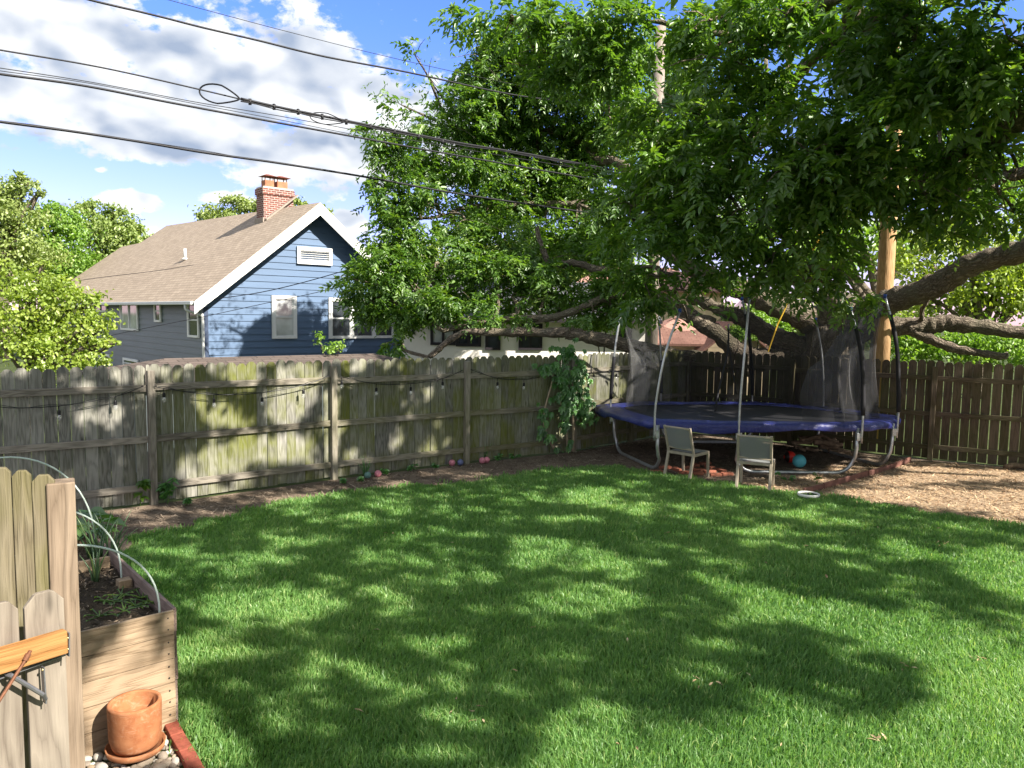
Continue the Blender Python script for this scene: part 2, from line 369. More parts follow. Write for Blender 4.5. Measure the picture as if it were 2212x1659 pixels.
# gravel patch floor by the planter
# ------------------------------------------------------------------ grass blades (real blades, denser near the viewer)
M_grass = foliage('grass_blade', (0.102, 0.230, 0.066), (0.222, 0.392, 0.118), (0.43, 0.53, 0.215), 0.5, 0.02, (1.35, 1.4, 0.7))
def build_grass():
    LP = np.array(lawn_poly)
    bands = [(3.3, 5.0, 10500), (5.0, 6.5, 7600), (6.5, 8.5, 5200), (8.5, 10.5, 3600), (10.5, 13.2, 2700)]
    P = []
    for d0, d1, den in bands:
        x0, x1 = -0.72 * d1 - 0.3, 0.72 * d1 + 0.3
        nn = int((x1 - x0) * (d1 - d0) * den)
        q = np.stack([rng.uniform(x0, x1, nn), rng.uniform(d0, d1, nn)], 1)
        q = q[np.abs(q[:, 0]) < 0.72 * q[:, 1] + 0.3]; P.append(q)
    q = np.stack([rng.uniform(-1.4, 9, 12000), rng.uniform(1.0, 3.3, 12000)], 1); P.append(q)
    q = np.stack([rng.uniform(4, 12, 40000), rng.uniform(3, 9.5, 40000)], 1); P.append(q[np.abs(q[:, 0]) > 0.72 * q[:, 1] + 0.3])
    P = np.concatenate(P); jit = rng.normal(0, 0.05, P.shape) + 0.10 * np.stack([np.sin(P[:, 1] * 7 + 2 * np.sin(P[:, 0] * 5)), np.sin(P[:, 0] * 6 + 2 * np.sin(P[:, 1] * 9))], 1) * (P[:, 1:2] > 6.5)
    P = P[inpoly(P + jit, LP)]
    N = len(P); x, y = P[:, 0], P[:, 1]
    pn = (np.sin(x * 2.1 + 1.3 * np.sin(y * 1.7)) + np.sin(y * 2.7 + 1.9 * np.sin(x * 1.3 + 2))) * 0.25 + (np.sin(x * 9 + 2 * np.sin(y * 7)) + np.sin(y * 11 + 2 * np.sin(x * 8))) * 0.14
    h = (0.062 + 0.017 * pn + rng.normal(0, 0.014, N)).clip(0.025, 0.12)
    wd = (0.0038 + 0.00055 * (y - 4)).clip(0.003, 0.0085) * rng.uniform(0.7, 1.3, N)
    th = 2.6 * pn + rng.normal(0, 1.5, N) + 1.0
    lean = np.abs(rng.normal(0.45, 0.3, N)).clip(0.05, 1.3)
    dx, dy = np.cos(th), np.sin(th)
    yaw = rng.uniform(0, 2 * np.pi, N); ax, ay = np.cos(yaw), np.sin(yaw)
    z0 = 0.006
    b = np.stack([x, y, np.full(N, z0)], 1); A = np.stack([ax, ay, np.zeros(N)], 1) * wd[:, None]
    D = np.stack([dx, dy, np.zeros(N)], 1)
    m = b + D * (h * lean * 0.35)[:, None] + np.stack([0 * h, 0 * h, h * 0.6], 1)
    t = b + D * (h * lean * 1.0)[:, None] + np.stack([0 * h, 0 * h, h * (1.0 - 0.28 * lean).clip(0.35, 1)], 1)
    V = np.stack([b - A, b + A, m + A * 0.75, t, m - A * 0.75], 1).reshape(-1, 3)
    base = (np.arange(N) * 5)[:, None]
    Fq = base + np.array([[0, 1, 2, 4]]); Ft = base + np.array([[4, 2, 3, 3]])
    lf = np.sin(x * 0.9 + 1.7 * np.sin(y * 0.6)) * np.sin(y * 0.8 + 1.1 * np.sin(x * 0.7 + 1)); r = (0.42 + 0.2 * pn + 0.13 * lf + rng.normal(0, 0.21, N)).clip(0, 0.93); dry = rng.random(N) < 0.03; r[dry] = 1.0
    # triangles stored apart from quads
    me_f = np.concatenate([Fq.reshape(-1), (base + np.array([[4, 2, 3]])).reshape(-1)]).astype(np.int32)
    me = bpy.data.meshes.new('grass')
    me.vertices.add(len(V)); me.vertices.foreach_set('co', V.astype(np.float32).ravel())
    me.loops.add(len(me_f)); me.loops.foreach_set('vertex_index', me_f)
    me.polygons.add(2 * N); me.polygons.foreach_set('loop_start', np.concatenate([np.arange(N) * 4, 4 * N + np.arange(N) * 3]).astype(np.int32))
    me.update(calc_edges=True)
    a = me.attributes.new('rnd', 'FLOAT', 'POINT'); a.data.foreach_set('value', np.repeat(r, 5).astype(np.float32))
    me.materials.append(M_grass)
    o = bpy.data.objects.new('grass', me); COL.objects.link(o)
    tag(o, 'short green blades of the mown lawn', 'grass', kind='stuff')
    print('grass blades', N)
build_grass()
# loose wood chips and twigs lying on the beds
def scatter_chips(name, poly, count, size, mat, z, label, cat, clipy=99):
    P = np.array(poly); lo, hi = P.min(0), P.max(0)
    q = rng.uniform(lo, hi, (count * 3, 2)); q = q[inpoly(q, poly)][:count]
    q = q[(np.abs(q[:, 0]) < 0.75 * q[:, 1] + 0.5)]
    N = len(q); yaw = rng.uniform(0, 2 * np.pi, N)
    X = np.stack([np.cos(yaw), np.sin(yaw), rng.normal(0, 0.25, N)], 1); Y = np.stack([-np.sin(yaw), np.cos(yaw), rng.normal(0, 0.3, N)], 1)
    L = rng.gamma(2.2, size[0] / 2.2, N).clip(0.008, size[0] * 3)[:, None] / 2; Wd = rng.uniform(0.5, 1.2, N)[:, None] * size[1] / 2
    c = np.stack([q[:, 0], q[:, 1], z + rng.uniform(0.004, 0.02, N)], 1)
    V = np.stack([c - X * L - Y * Wd, c + X * L - Y * Wd * 0.7, c + X * L * 0.9 + Y * Wd, c - X * L + Y * Wd * 0.8], 1).reshape(-1, 3)
    Fq = (np.arange(N) * 4)[:, None] + np.arange(4)[None]
    o = npmesh(name, V, Fq, mat, np.repeat(rng.random(N), 4)); tag(o, label, cat, kind='stuff'); return o
def rnd_mat(name, cols, rough=0.9):
    m, n, out = material(name); r = attr(n, 'rnd'); ramp = n.new('ShaderNodeValToRGB'); n.put(ramp.inputs[0], r)
    e = ramp.color_ramp.elements; e[0].color = (*cols[0], 1); e[1].color = (*cols[-1], 1)
    for i, c in enumerate(cols[1:-1]): x = e.new((i + 1) / (len(cols) - 1)); x.color = (*c, 1)
    principled(n, out, ramp.outputs[0], rough, 0, None, 0.15); return m
M_chips2 = rnd_mat('loose_chip', [(0.13, 0.07, 0.04), (0.36, 0.23, 0.13), (0.5, 0.36, 0.22), (0.68, 0.52, 0.34)])
M_bits = rnd_mat('dirt_litter', [(0.05, 0.035, 0.026), (0.13, 0.095, 0.07), (0.23, 0.175, 0.13), (0.42, 0.34, 0.26)])
scatter_chips('wood_chips', chip_poly, 26000, (0.045, 0.012), M_chips2, 0.008, 'loose tan wood chips spread over the play area', 'wood chips')
bed_poly = [(-6.0, 6.5), (-5.4, 9.2), (-4.73, 9.9), (-2.73, 11.55), (-0.77, 13.0), (1.18, 14.3), (2.47, 15.6), (3.95, 17.0), (5.76, 15.6), (7.6, 14.0), (6.0, 12.4), (4.6, 11.9)] + lawn_back[::-1][3:]
scatter_chips('dirt_litter', bed_poly, 30000, (0.05, 0.009), M_bits, 0.004, 'dry twigs, bark bits and clods over the dirt bed', 'litter')
# ------------------------------------------------------------------ privacy fences
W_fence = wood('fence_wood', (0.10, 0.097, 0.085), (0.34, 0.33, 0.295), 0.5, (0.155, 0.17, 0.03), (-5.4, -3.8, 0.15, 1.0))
W_fence_r = wood('fence_wood_shaded', (0.055, 0.04, 0.032), (0.165, 0.125, 0.095), 0.5, (0.08, 0.085, 0.022), (6.0, 9.0, 0.9, 0.5))  # backlit fence: darker copy of the fence wood, shade set in its colour
W_post = wood('post_wood', (0.12, 0.105, 0.085), (0.35, 0.315, 0.265), 0.5, (0.16, 0.16, 0.04), (-4.6, -2.0, 0.0, 0.6))
def picket(mb, o, x, n, w, h, th, r=None):
    c = min(0.05, w * 0.33)
    poly = [(0, 0), (w, 0), (w, h - c), (w - c * 0.75, h - c * 0.12), (w - c, h), (c, h), (c * 0.75, h - c * 0.12), (0, h - c)]
    mb.prism(poly, x, (0, 0, 1), Vector(n) * th, o, r)
def fence(root, pts, mat, pmat, h=1.84, inside=(0, -1), gap=(0.004, 0.013), hvar=0.018, railz=(0.24, 0.88, 1.55), posts=True, skip_last=False, warp=0.0):
    mbP = MB()
    for i in range(len(pts) - 1):
        a, b = Vector((*pts[i], 0)), Vector((*pts[i + 1], 0)); x = (b - a).normalized(); L = (b - a).length
        n = Vector((-x.y, x.x, 0));
        if n.dot(Vector((*inside, 0))) > 0: n = -n            # n points away from the yard
        s = 0.0
        while s < L - 0.03:
            w = min(random.choice([0.138, 0.14, 0.142, 0.136]), L - s)
            g = random.uniform(*gap) if random.random() > 0.06 else gap[1] * 1.6
            o = a + x * s + n * (0.045 + random.uniform(0, 0.006)) + Vector((0, 0, 0.02 + random.uniform(0, 0.02)))
            picket(mbP, o, (x + Vector((0, 0, random.uniform(-0.009, 0.009)))).normalized(), n, w, h - 0.03 + random.uniform(-hvar, hvar), 0.017)
            s += w + g
        for z in railz:
            mb = MB(); zz = z + random.uniform(-0.02, 0.02)
            aa = a + x * 0.047 + Vector((0, 0, zz + random.uniform(-.012, .012))); bb = b - x * 0.047 + Vector((0, 0, zz + random.uniform(-.012, .012)))
            mb.beam(aa + n * 0.024, bb + n * 0.024, 0.038, 0.088)
            mb.build('rail', pmat, root, bevel=0.003)
    mbP.build('picket_panel', mat, root)
    for i, p in enumerate(pts[:-1] if skip_last else pts):
        mb = MB(); hh = h - 0.07 + random.uniform(-0.03, 0.03)
        j = min(i, len(pts) - 2); d = (Vector(pts[j + 1]) - Vector(pts[j])).normalized()
        R = Matrix(((d.x, -d.y, 0), (d.y, d.x, 0), (0, 0, 1)))
        mb.box((p[0], p[1], hh / 2), (0.09, 0.09, hh), R, grain=2)
        o = mb.build('post', pmat, root, bevel=0.006); o.rotation_euler = (0, 0, 0)
f1 = thing('privacy_fence', 'long weathered board fence with green algae and dappled sunlight along the dirt bed', 'fence', group='board fences of the yard')
fence(f1, FL, W_fence, W_post, 1.85, (0, -1), (0.003, 0.010))
f2 = thing('privacy_fence', 'dark backlit board fence behind the trampoline and wood chips', 'fence', group='board fences of the yard')
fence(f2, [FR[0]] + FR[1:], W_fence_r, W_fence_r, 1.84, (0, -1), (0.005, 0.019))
# ------------------------------------------------------------------ string lights on the fence
M_black = plain('black_rubber', (0.012, 0.012, 0.014), 0.5)
def glass_mat(name, col=(1, 1, 1), alpha=0.35):
    m, n, out = material(name)
    g = n.new('ShaderNodeBsdfGlossy'); g.inputs['Roughness'].default_value = 0.06; n.put(g.inputs[0], (0.9, 0.9, 0.9))
    d = n.new('ShaderNodeBsdfDiffuse'); n.put(d.inputs[0], (0.75, 0.75, 0.72))
    t = n.new('ShaderNodeBsdfTransparent'); n.put(t.inputs[0], col)
    m0 = n.new('ShaderNodeMixShader'); m0.inputs[0].default_value = 0.5; n.l.new(g.outputs[0], m0.inputs[1]); n.l.new(d.outputs[0], m0.inputs[2])
    m1 = n.new('ShaderNodeMixShader'); m1.inputs[0].default_value = alpha; n.l.new(t.outputs[0], m1.inputs[1]); n.l.new(m0.outputs[0], m1.inputs[2])
    n.l.new(m1.outputs[0], out.inputs[0]); return m
M_bulb = glass_mat('clear_bulb', (1, 1, 1), 0.28)
def fence_pt(u, v, off=0.08):
    best = None
    for i in range(len(FL) - 1):
        a, b = Vector((*FL[i], 0)), Vector((*FL[i + 1], 0)); x = (b - a).normalized(); n = Vector((-x.y, x.x, 0))
        if n.y > 0: n = -n
        p = onplane(u, v, a + n * off, n)
        t = (p - a).dot(x) / (b - a).length
        if -0.03 <= t <= 1.03: return p
    return p
z8 = lambda x, y: (x * .3385, 748.8 + .3385 * y)
z4 = lambda x, y: (691.2 + .3125 * x, 518.4 + .3125 * y)
sl = thing('string_lights', 'black string of clear outdoor bulbs draped along the algae stained fence', 'string lights')
runs = [[z8(-260, 300), z8(0, 385), z8(375, 378), z8(735, 318), z8(915, 252)], [z8(985, 250), z8(1045, 266), z8(1365, 306), z8(1672, 294), z8(1935, 245), z8(2100, 190)],
        [z4(138, 945), z4(390, 994), z4(628, 993), z4(848, 958), z4(985, 902)], [z4(1042, 896), z4(1228, 956), z4(1410, 964), z4(1520, 948)], [z4(1690, 880), z4(1893, 906), z4(2048, 908), z4(2110, 915)]]
mb = MB()
for rn in runs:
    pts = bez([fence_pt(*p, 0.075) for p in rn], 6); mb.tube(pts, 0.0055, 5)
    mb.tube([p + Vector((0, 0, 0.012 + 0.012 * math.sin(i * 1.3))) for i, p in enumerate(pts)], 0.004, 4)
mb.build('cable', M_black, sl)
for (u, v) in [z8(375, 378), z8(735, 318), z8(1045, 266), z8(1365, 306), z8(1672, 294), z8(1935, 245), z4(150, 948), z4(390, 994), z4(628, 993), z4(848, 958), z4(1228, 956), z4(1410, 964), z4(1893, 906), z4(2048, 908)]:
    p = fence_pt(u, v, 0.075); k = random.uniform(0.8, 1.3)
    mb = MB(); mb.lathe([(0.0, -0.062), (0.022, -0.066), (0.030, -0.088), (0.027, -0.112), (0.014, -0.132), (0.0, -0.136)], p - Vector((0, 0, 0.05 * k)), 12)
    b = mb.build('bulb', M_bulb, sl, True)
    mb = MB(); mb.tube([p, p - Vector((0.004, 0, 0.03 * k)), p - Vector((0, 0, 0.05 * k))], 0.005, 5); mb.lathe([(0.0, -0.002), (0.014, -0.004), (0.0195, -0.02), (0.0195, -0.066), (0.0, -0.067)], p - Vector((0, 0, 0.05 * k)), 10)
    mb.build('socket', M_black, b)
# ------------------------------------------------------------------ planter bed, hoops, pot, gate
W_cedar = wood('planter_cedar', (0.22, 0.15, 0.09), (0.37, 0.275, 0.185), 0.5, rough=0.75, ring=9)
W_plum = wood('planter_stained', (0.19, 0.135, 0.115), (0.34, 0.25, 0.215), 0.5)
M_soil = soil_mat('planter_soil', (0.018, 0.014, 0.011), (0.11, 0.085, 0.06), 14, 1.0)
PH = 0.745
def hz_for(u, v, base):               # height above a ground point that shows at image row v
    lo, hi = 0.0, 3.0
    for _ in range(40):
        m = (lo + hi) / 2
        if proj([(base.x, base.y, m)])[0][1] > v: lo = m
        else: hi = m
    return lo
c0 = atZ(379, 1573); PH = hz_for(0, 1315, c0)
c1 = atZ(172, 1362, PH); c1.z = 0; c2 = atZ(193, 1150, PH); c2.z = 0
ux = (c1 - c0).normalized(); wy = (c2 - c0); PL = wy.length; wy.normalize(); PW = 1.25
print('planter', c0, c1, c2, PH, PL, math.degrees(ux.angle(wy)))
pl = thing('raised_planter', 'tall raised garden bed of pale cedar boards beside the lawn', 'planter')
bh = PH / 5
UPZ = Vector((0, 0, 1))
def wallboards(name, o, d, L, out, n, mat, th=0.022, hh=None):
    mb = MB()
    for k in range(n):
        z = bh * (k + 0.5) + (PH - n * bh if n < 5 else 0); f = out * (th / 2 + random.uniform(-0.003, 0.004))
        mb.beam(o + f + Vector((0, 0, z)), o + d * (L + random.uniform(-.004, .006)) + f + Vector((0, 0, z)), th, bh - 0.004)
    return mb.build(name, mat, pl, bevel=0.003)
nin = ux.cross(UPZ); nin = -nin if nin.dot(wy) > 0 else nin     # outward of the near face
nrt = wy.cross(UPZ); nrt = -nrt if nrt.dot(ux) > 0 else nrt
wallboards('end_panel', c0 - ux * 0.0, ux, PW, nin, 5, W_cedar)
wallboards('side_panel', c0 + wy * 0.003, wy, PL, nrt, 5, W_plum)
wallboards('side_panel', c0 + ux * PW + wy * 0.003, wy, PL, -nrt, 5, W_plum)
wallboards('end_panel', c0 + wy * PL, ux, PW, -nin, 5, W_plum)
for (a, b) in ((0.05, 0.06), (0.05, PL - 0.06), (PW - 0.05, 0.06), (PW - 0.05, PL - 0.06), (0.05, PL * 0.42)):
    mb = MB(); p = c0 + ux * a + wy * b
    mb.box(p + Vector((0, 0, PH / 2 - 0.02)), (0.085, 0.085, PH - 0.05), Matrix((ux, UPZ.cross(ux), UPZ)).transposed(), grain=2)
    mb.build('corner_post', W_cedar, pl, bevel=0.003)
mb = MB(); mb.beam(c0 + ux * 0.02 + wy * PL * 0.66 + Vector((0, 0, PH - 0.085)), c0 + ux * (PW - 0.02) + wy * PL * 0.66 + Vector((0, 0, PH - 0.085)), 0.03, 0.14); mb.build('cross_board', W_cedar, pl, bevel=0.003)
SZ = PH - 0.10
V, Fq = [], []
nx, ny = 34, 60
for j in range(ny + 1):
    for i in range(nx + 1):
        p = c0 + ux * (0.01 + (PW - 0.02) * i / nx) + wy * (0.01 + (PL - 0.02) * j / ny)
        V.append((p.x, p.y, SZ + 0.02 * math.sin(i * .9 + 2 * math.sin(j * .5)) * math.sin(j * .8) + random.uniform(-.012, .012)))
for j in range(ny):
    for i in range(nx):
        a = j * (nx + 1) + i; Fq.append((a, a + 1, a + nx + 2, a + nx + 1))
npmesh('soil', V, Fq, M_soil, np.full(len(V), .5), pl, smooth=True)
q = np.array([list(c0 + ux * random.uniform(0.03, PW - .03) + wy * random.uniform(0.03, PL - .03)) for _ in range(1500)]); N = len(q)
yaw = rng.uniform(0, 6.28, N); X = np.stack([np.cos(yaw), np.sin(yaw), rng.normal(0, .3, N)], 1)
q[:, 2] = SZ + 0.012
V, Fq, r = leaf_mesh(q, X, np.stack([rng.normal(0, .3, N), rng.normal(0, .3, N), np.ones(N)], 1), rng.uniform(.015, .06, N), rng.uniform(.004, .014, N), rng.random(N))
npmesh('mulch', V, Fq, M_bits, r, pl)['kind'] = 'stuff'
for k in range(5):
    for dz in (.25, .72):
        mb = MB(); mb.sphere(c0 + ux * .035 + nin * .024 + Vector((0, 0, bh * (k + dz))), .0055, 8, 5); mb.build('screw', plain('screw_black', (.03, .025, .02), .5), pl, True)
# hoops
M_pvc = plain('hoop_pvc', (0.62, 0.72, 0.66), 0.4, 0, 0.08)
hl = ['white plastic garden hoop over the near end of the raised bed', 'white plastic garden hoop over the middle of the raised bed', 'white plastic garden hoop arching highest behind the fence post']
def hoop(p0, p1, apex, label):
    a, b = Vector(p0), Vector(p1); pts = []
    for k in range(33):
        t = math.pi * k / 32
        pts.append((a + b) / 2 + (a - b) / 2 * math.cos(t) + Vector((0, 0, (apex - a.z) * math.sin(t) ** 0.85)))
    mb = MB(); mb.tube([a - Vector((0, 0, .25))] + pts + [b - Vector((0, 0, .25))], 0.0062, 7)
    tag(mb.build('garden_hoop', M_pvc, None, True), label, 'hoop', 'plastic hoops of the raised bed')
for (s, lab, ap) in ((0.10, hl[0], 0.53), (0.46 * PL, hl[1], 0.58), (0.80 * PL, hl[2], 0.80)):
    a = c0 + ux * 0.045 + wy * s; b = c0 + ux * (PW - 0.03) + wy * s
    a.z = b.z = PH - 0.05; hoop(a, b, PH + ap - 0.05, lab)
# plants in the bed
M_leafA = foliage('onion_leaf', (0.06, 0.13, 0.05), (0.10, 0.19, 0.08), (0.2, 0.3, 0.1), 0.25, 0.08)
M_leafB = foliage('broad_leaf', (0.05, 0.12, 0.03), (0.09, 0.19, 0.05), (0.17, 0.27, 0.07), 0.35, 0.08)
M_weed = foliage('weed_leaf', (0.06, 0.13, 0.02), (0.11, 0.22, 0.03), (0.22, 0.33, 0.05), 0.42, 0.06)
def stalks(base, n, h, name, label, cat, group=None, spread=0.6, mat=None):
    mb = MB()
    for k in range(n):
        th = random.uniform(0, 6.28); l = random.uniform(0.1, spread); hh = h * random.uniform(.6, 1.1)
        d = Vector((math.cos(th), math.sin(th), 0)); b = Vector(base) + d * random.uniform(0, .03)
        pts = [b + d * (hh * l * t ** 1.8) + Vector((0, 0, hh * (t - 0.25 * l * t * t))) for t in (0, .25, .5, .75, 1)]
        mb.tube(pts, [.007, .0075, .006, .004, .001], 5)
    return tag(mb.build(name, mat or M_leafA, None, True), label, cat, group)
def bed(u, v): return atZ(u, v, SZ + 0.005)
onion_lab = 'green onion clump with thin upright leaves in the raised bed soil'
for (u, v, n, h) in ((206, 1258, 7, .34), (242, 1212, 9, .40), (214, 1214, 8, .42), (196, 1205, 7, .36), (228, 1185, 8, .40)):
    stalks(bed(u, v), n, h, 'onion_plant', onion_lab, 'onion', 'onion plants in the raised bed')
def broad_plant(base, n, L, W, h, name, label, cat, group=None, mat=None, tilt=0.2):
    P, X, Z = [], [], []; r = thing(name, label, cat, base, 0, group); mb = MB()
    for k in range(n):
        th = 2.4 * k + random.uniform(-.3, .3); d = Vector((math.cos(th), math.sin(th), 0)); hh = h * random.uniform(.5, 1.1)
        e = d * random.uniform(.04, .12) + Vector((0, 0, hh))
        mb.tube([(0, 0, 0), e * .5 + Vector((0, 0, hh * .15)), e], .004, 5); P.append(e); X.append(d + Vector((0, 0, random.uniform(-.5, tilt)))); Z.append((random.uniform(-.3, .3), random.uniform(-.3, .3), 1))
    mb.build('stem', M_weed, r)
    V, Fq, rr = leaf_mesh(np.array(P), np.array(X), np.array(Z), rng.uniform(.7, 1.2, n) * L, rng.uniform(.8, 1.2, n) * W, rng.random(n), 0.12, 0.25)
    npmesh('foliage', V, Fq, mat or M_leafB, rr, r); return r
broad_plant(bed(200, 1175) , 12, .18, .14, .16, 'broad_leaf_plant', 'broad leafed vegetable plant in the middle of the raised bed', 'plant')
broad_plant(bed(176, 1150) , 10, .18, .14, .18, 'broad_leaf_plant', 'broad leafed vegetable plant half hidden behind the fence post', 'plant')
for (u, v) in ((320, 1300), (292, 1308), (305, 1292), (215, 1332), (262, 1286), (228, 1300), (268, 1320), (250, 1300)):
    broad_plant(bed(u, v), 7, .03, .02, .025, 'seedling', 'tiny green seedling sprouting from the raised bed soil', 'seedling', 'seedlings in the raised bed', M_weed)
# terracotta pot and saucer
M_terra, n, out = material('terracotta')
tc = n.new('ShaderNodeTexCoord').outputs['Object']
fa = n.noise(tc, 13, 6, 0.65); fb_ = n.noise(n.scale(tc, (12, 12, 22)), 1.0, 6, 0.7, 1.5); fc_ = n.noise(tc, 60, 3, 0.6)
c = n.mix(n.rng(fa, .35, .65), (0.27, 0.098, 0.042), (0.37, 0.16, 0.075)); c = n.mix(n.rng(fb_, .5, .7, 0, .32, True), c, (0.50, 0.36, 0.25)); c = n.mix(n.rng(fb_, .28, .40, .55, 0, True), c, (0.30, 0.13, 0.06))
principled(n, out, c, 0.85, 0, bump(n, fc_, .15, .004), .15)
pot_r = 0.138
fa_ = atZ(262, 1592); fa_ = fa_ + nin * (-(fa_ - c0).dot(nin) + .185); pc = fa_
mb = MB(); mb.lathe([(0, .03), (.118, .03), (pot_r - .012, .05), (pot_r, .10), (pot_r + .004, .30), (pot_r + .002, .312), (pot_r - .012, .314), (pot_r - .018, .305), (pot_r - .02, .06), (0, .055)], (0, 0, 0), 48)
o = mb.build('flower_pot', M_terra, None, True); o.location = (pc.x, pc.y, 0.052); o.scale = (1, 1, .93); tag(o, 'empty terracotta cylinder pot standing by the cedar planter', 'flower pot')
mb = MB(); mb.lathe([(0, .02), (.142, .02), (.153, .03), (.159, .06), (.152, .062), (.144, .04), (0, .034)], (0, 0, 0), 48)
o = mb.build('pot_saucer', M_terra, None, True); o.location = (pc.x, pc.y, 0.03); tag(o, 'round terracotta saucer under the flower pot on river stones', 'saucer')
# river stones
M_stone = rnd_mat('river_stone', [(0.20, 0.17, 0.14), (0.30, 0.25, 0.20), (0.40, 0.30, 0.20), (0.44, 0.40, 0.35), (0.56, 0.53, 0.49)], 0.7)
e0s = atZ(366, 1572); e0d = (atZ(446, 1716) - e0s).normalized(); e0n = Vector((-e0d.y, e0d.x, 0)); e0n = e0n if e0n.x > 0 else -e0n
def stones():
    mb = MB(); placed = []
    for _ in range(9000):
        p = atZ(random.uniform(120, 440), random.uniform(1530, 1790)); q = proj([p])[0]
        if (p - pc).length < pot_r - .05: continue
        if (p - c0).dot(nin) < 0.03: continue
        if (p - e0s).dot(e0n) > -0.045: continue
        r = random.uniform(.016, .036)
        if any((p - a).length < (r + b) * .74 for a, b in placed): continue
        placed.append((p, r)); s = (random.uniform(.8, 1.35), random.uniform(.75, 1.1), random.uniform(.5, .75))
        R = Matrix.Rotation(random.uniform(0, 3.1), 3, 'Z'); b0 = len(mb.v)
        mb.sphere((0, 0, 0), r, 14, 8, s); kk = [random.uniform(-.15, .15) for _ in range(6)]
        for i in range(b0, len(mb.v)):
            v = Vector(mb.v[i]); u = v.normalized(); v *= 1 + kk[0] * u.x * u.y * 2 + kk[1] * u.x * u.z + kk[2] * u.y + kk[3] * math.sin(3 * u.x + kk[4] * 9) * .6
            v = R @ v; mb.v[i] = (v.x + p.x, v.y + p.y, v.z + r * .45)
    print('stones', len(placed))
    tag(mb.build('gravel', M_stone, None, True), 'rounded river stones around the terracotta pot', 'gravel', kind='stuff')
stones()
# bricks edging the stones
M_brick = plain('red_brick', (0.25, 0.072, 0.047), 0.85, 0, 0.25, 25, 0.15, 0.4)
e0, e1 = atZ(366, 1572), atZ(446, 1716); ed = (e1 - e0).normalized(); L = (e1 - e0).length; k = 0; s = 0.10
while s < L:
    mb = MB(); mb.box((0, 0, .022), (.195, .078, .05)); o = mb.build('edging_brick', M_brick, None, bevel=.006)
    p = e0 + ed * s; o.location = (p.x, p.y, 0.008); o.rotation_euler = (0, 0, math.atan2(ed.y, ed.x) + random.uniform(-.03, .03))
    tag(o, 'red brick set end to end between the river stones and the lawn', 'brick', 'red edging bricks'); s += .202
# near fence end with square post
W_old = wood('near_fence_wood', (0.12, 0.095, 0.062), (0.265, 0.225, 0.16), 0.5, (0.15, 0.145, 0.045), (-9, -8, .35, .55), ring=14)  # own brown wood tone of the near pickets
W_oldpost = wood('near_post_wood', (0.12, 0.085, 0.058), (0.29, 0.222, 0.163), 0.5, ring=7)  # own wood tone of the near post
nf = thing('privacy_fence', 'end of a near fence with three tall pickets and a square post beside the gate', 'fence', group='board fences of the yard')
PT = atY(162, 1041, 2.70); pz = PT.z
pd = Vector((-0.90, 0.30, 0)).normalized(); pn = Vector((pd.y, -pd.x, 0)); pn = pn if pn.y > 0 else -pn      # pn: away from viewer
fdir = Vector((-0.86, -0.50, 0)).normalized(); fn = Vector((-0.50, 0.86, 0)).normalized()
pcen = Vector((PT.x, PT.y, 0)) + fdir * 0.0445 + fn * 0.0445
mb = MB(); mb.box((pcen.x, pcen.y, pz / 2), (.089, .089, pz), Matrix((fdir, UPZ.cross(fdir), UPZ)).transposed(), grain=2, r=.62); mb.build('post', W_oldpost, nf, bevel=.005)
mb = MB(); fo = Vector((PT.x, PT.y, 0)) + fdir * .093 + fn * .012
kd = Vector((-0.90, -0.40, 0)).normalized(); kn = Vector((-0.40, 0.90, 0)).normalized()
x0 = 0.0
for i, (u0, u1, v) in enumerate(((66, 117, 1032), (23, 66, 1023), (-20, 22, 1017), (-64, -22, 1010), (-110, -66, 1006))):
    pr = onplane(u1, v, fo, kn); pl_ = onplane(u0 + 1.5, v, fo, kn); w = (pl_ - pr).length
    picket(mb, Vector((pr.x, pr.y, 0.05)), kd, kn, w, pr.z - 0.05 + .012, 0.022, random.random())
mb.build('picket_panel', W_old, nf, bevel=.003)
for z in (0.4, 1.1, 1.55):
    mb = MB(); a = fo + kn * 0.042; mb.beam(a + Vector((0, 0, z)), a + kd * 1.3 + Vector((0, 0, z)), .038, .088); mb.build('rail', W_old, nf, bevel=.003)
# open gate leaf
W_gate = wood('gate_picket_wood', (0.13, 0.105, 0.085), (0.285, 0.245, 0.20), 0.5, ring=8)
W_rail = wood('gate_rail_cedar', (0.23, 0.095, 0.025), (0.40, 0.21, 0.08), 0.5, knots=False, ring=9)
M_steel = plain('grey_steel', (0.22, 0.22, 0.24), 0.45, 0.7, .15, 20)
M_rust = plain('rusty_rod', (0.22, 0.10, 0.06), 0.6, 0.5, .3, 40)
gt = thing('garden_gate', 'open wooden gate with pale dog-ear pickets and an orange cedar rail', 'gate')
gp = atY(141, 1360, 2.50); gd = Vector((-0.61, -0.79, 0)).normalized(); gn = Vector((gd.y, -gd.x, 0)); gn = gn if gn.dot(Vector((1, -1, 0))) > 0 else -gn   # toward the viewer
gp.z = 0
def G(u, v, off=0.0): return onplane(u, v, gp + gn * off, gn)
mb = MB()
for (u0, u1, v) in ((50, 139, 1279), (-42, 41, 1303), (-150, -55, 1330)):
    a, b = G(u1, v + 35, -.02), G(u0, v + 35, -.02); w = (b - a).length * .93; t = G((u0 + u1) / 2, v, -.02)
    picket(mb, Vector((a.x, a.y, .05)), gd, -gn, w, t.z - .05, .018, random.uniform(.3, .8))
mb.build('picket_panel', W_gate, gt, bevel=.003)
def gbeam(name, u0, v0, u1, v1, w, h, mat, off, r=None):
    mb = MB(); mb.beam(G(u0, v0, off), G(u1, v1, off), w, h, r=r); return mb.build(name, mat, gt, bevel=.003)
ra, rb = G(142, 1384, .019), G(-60, 1445, .019); rb.z = ra.z
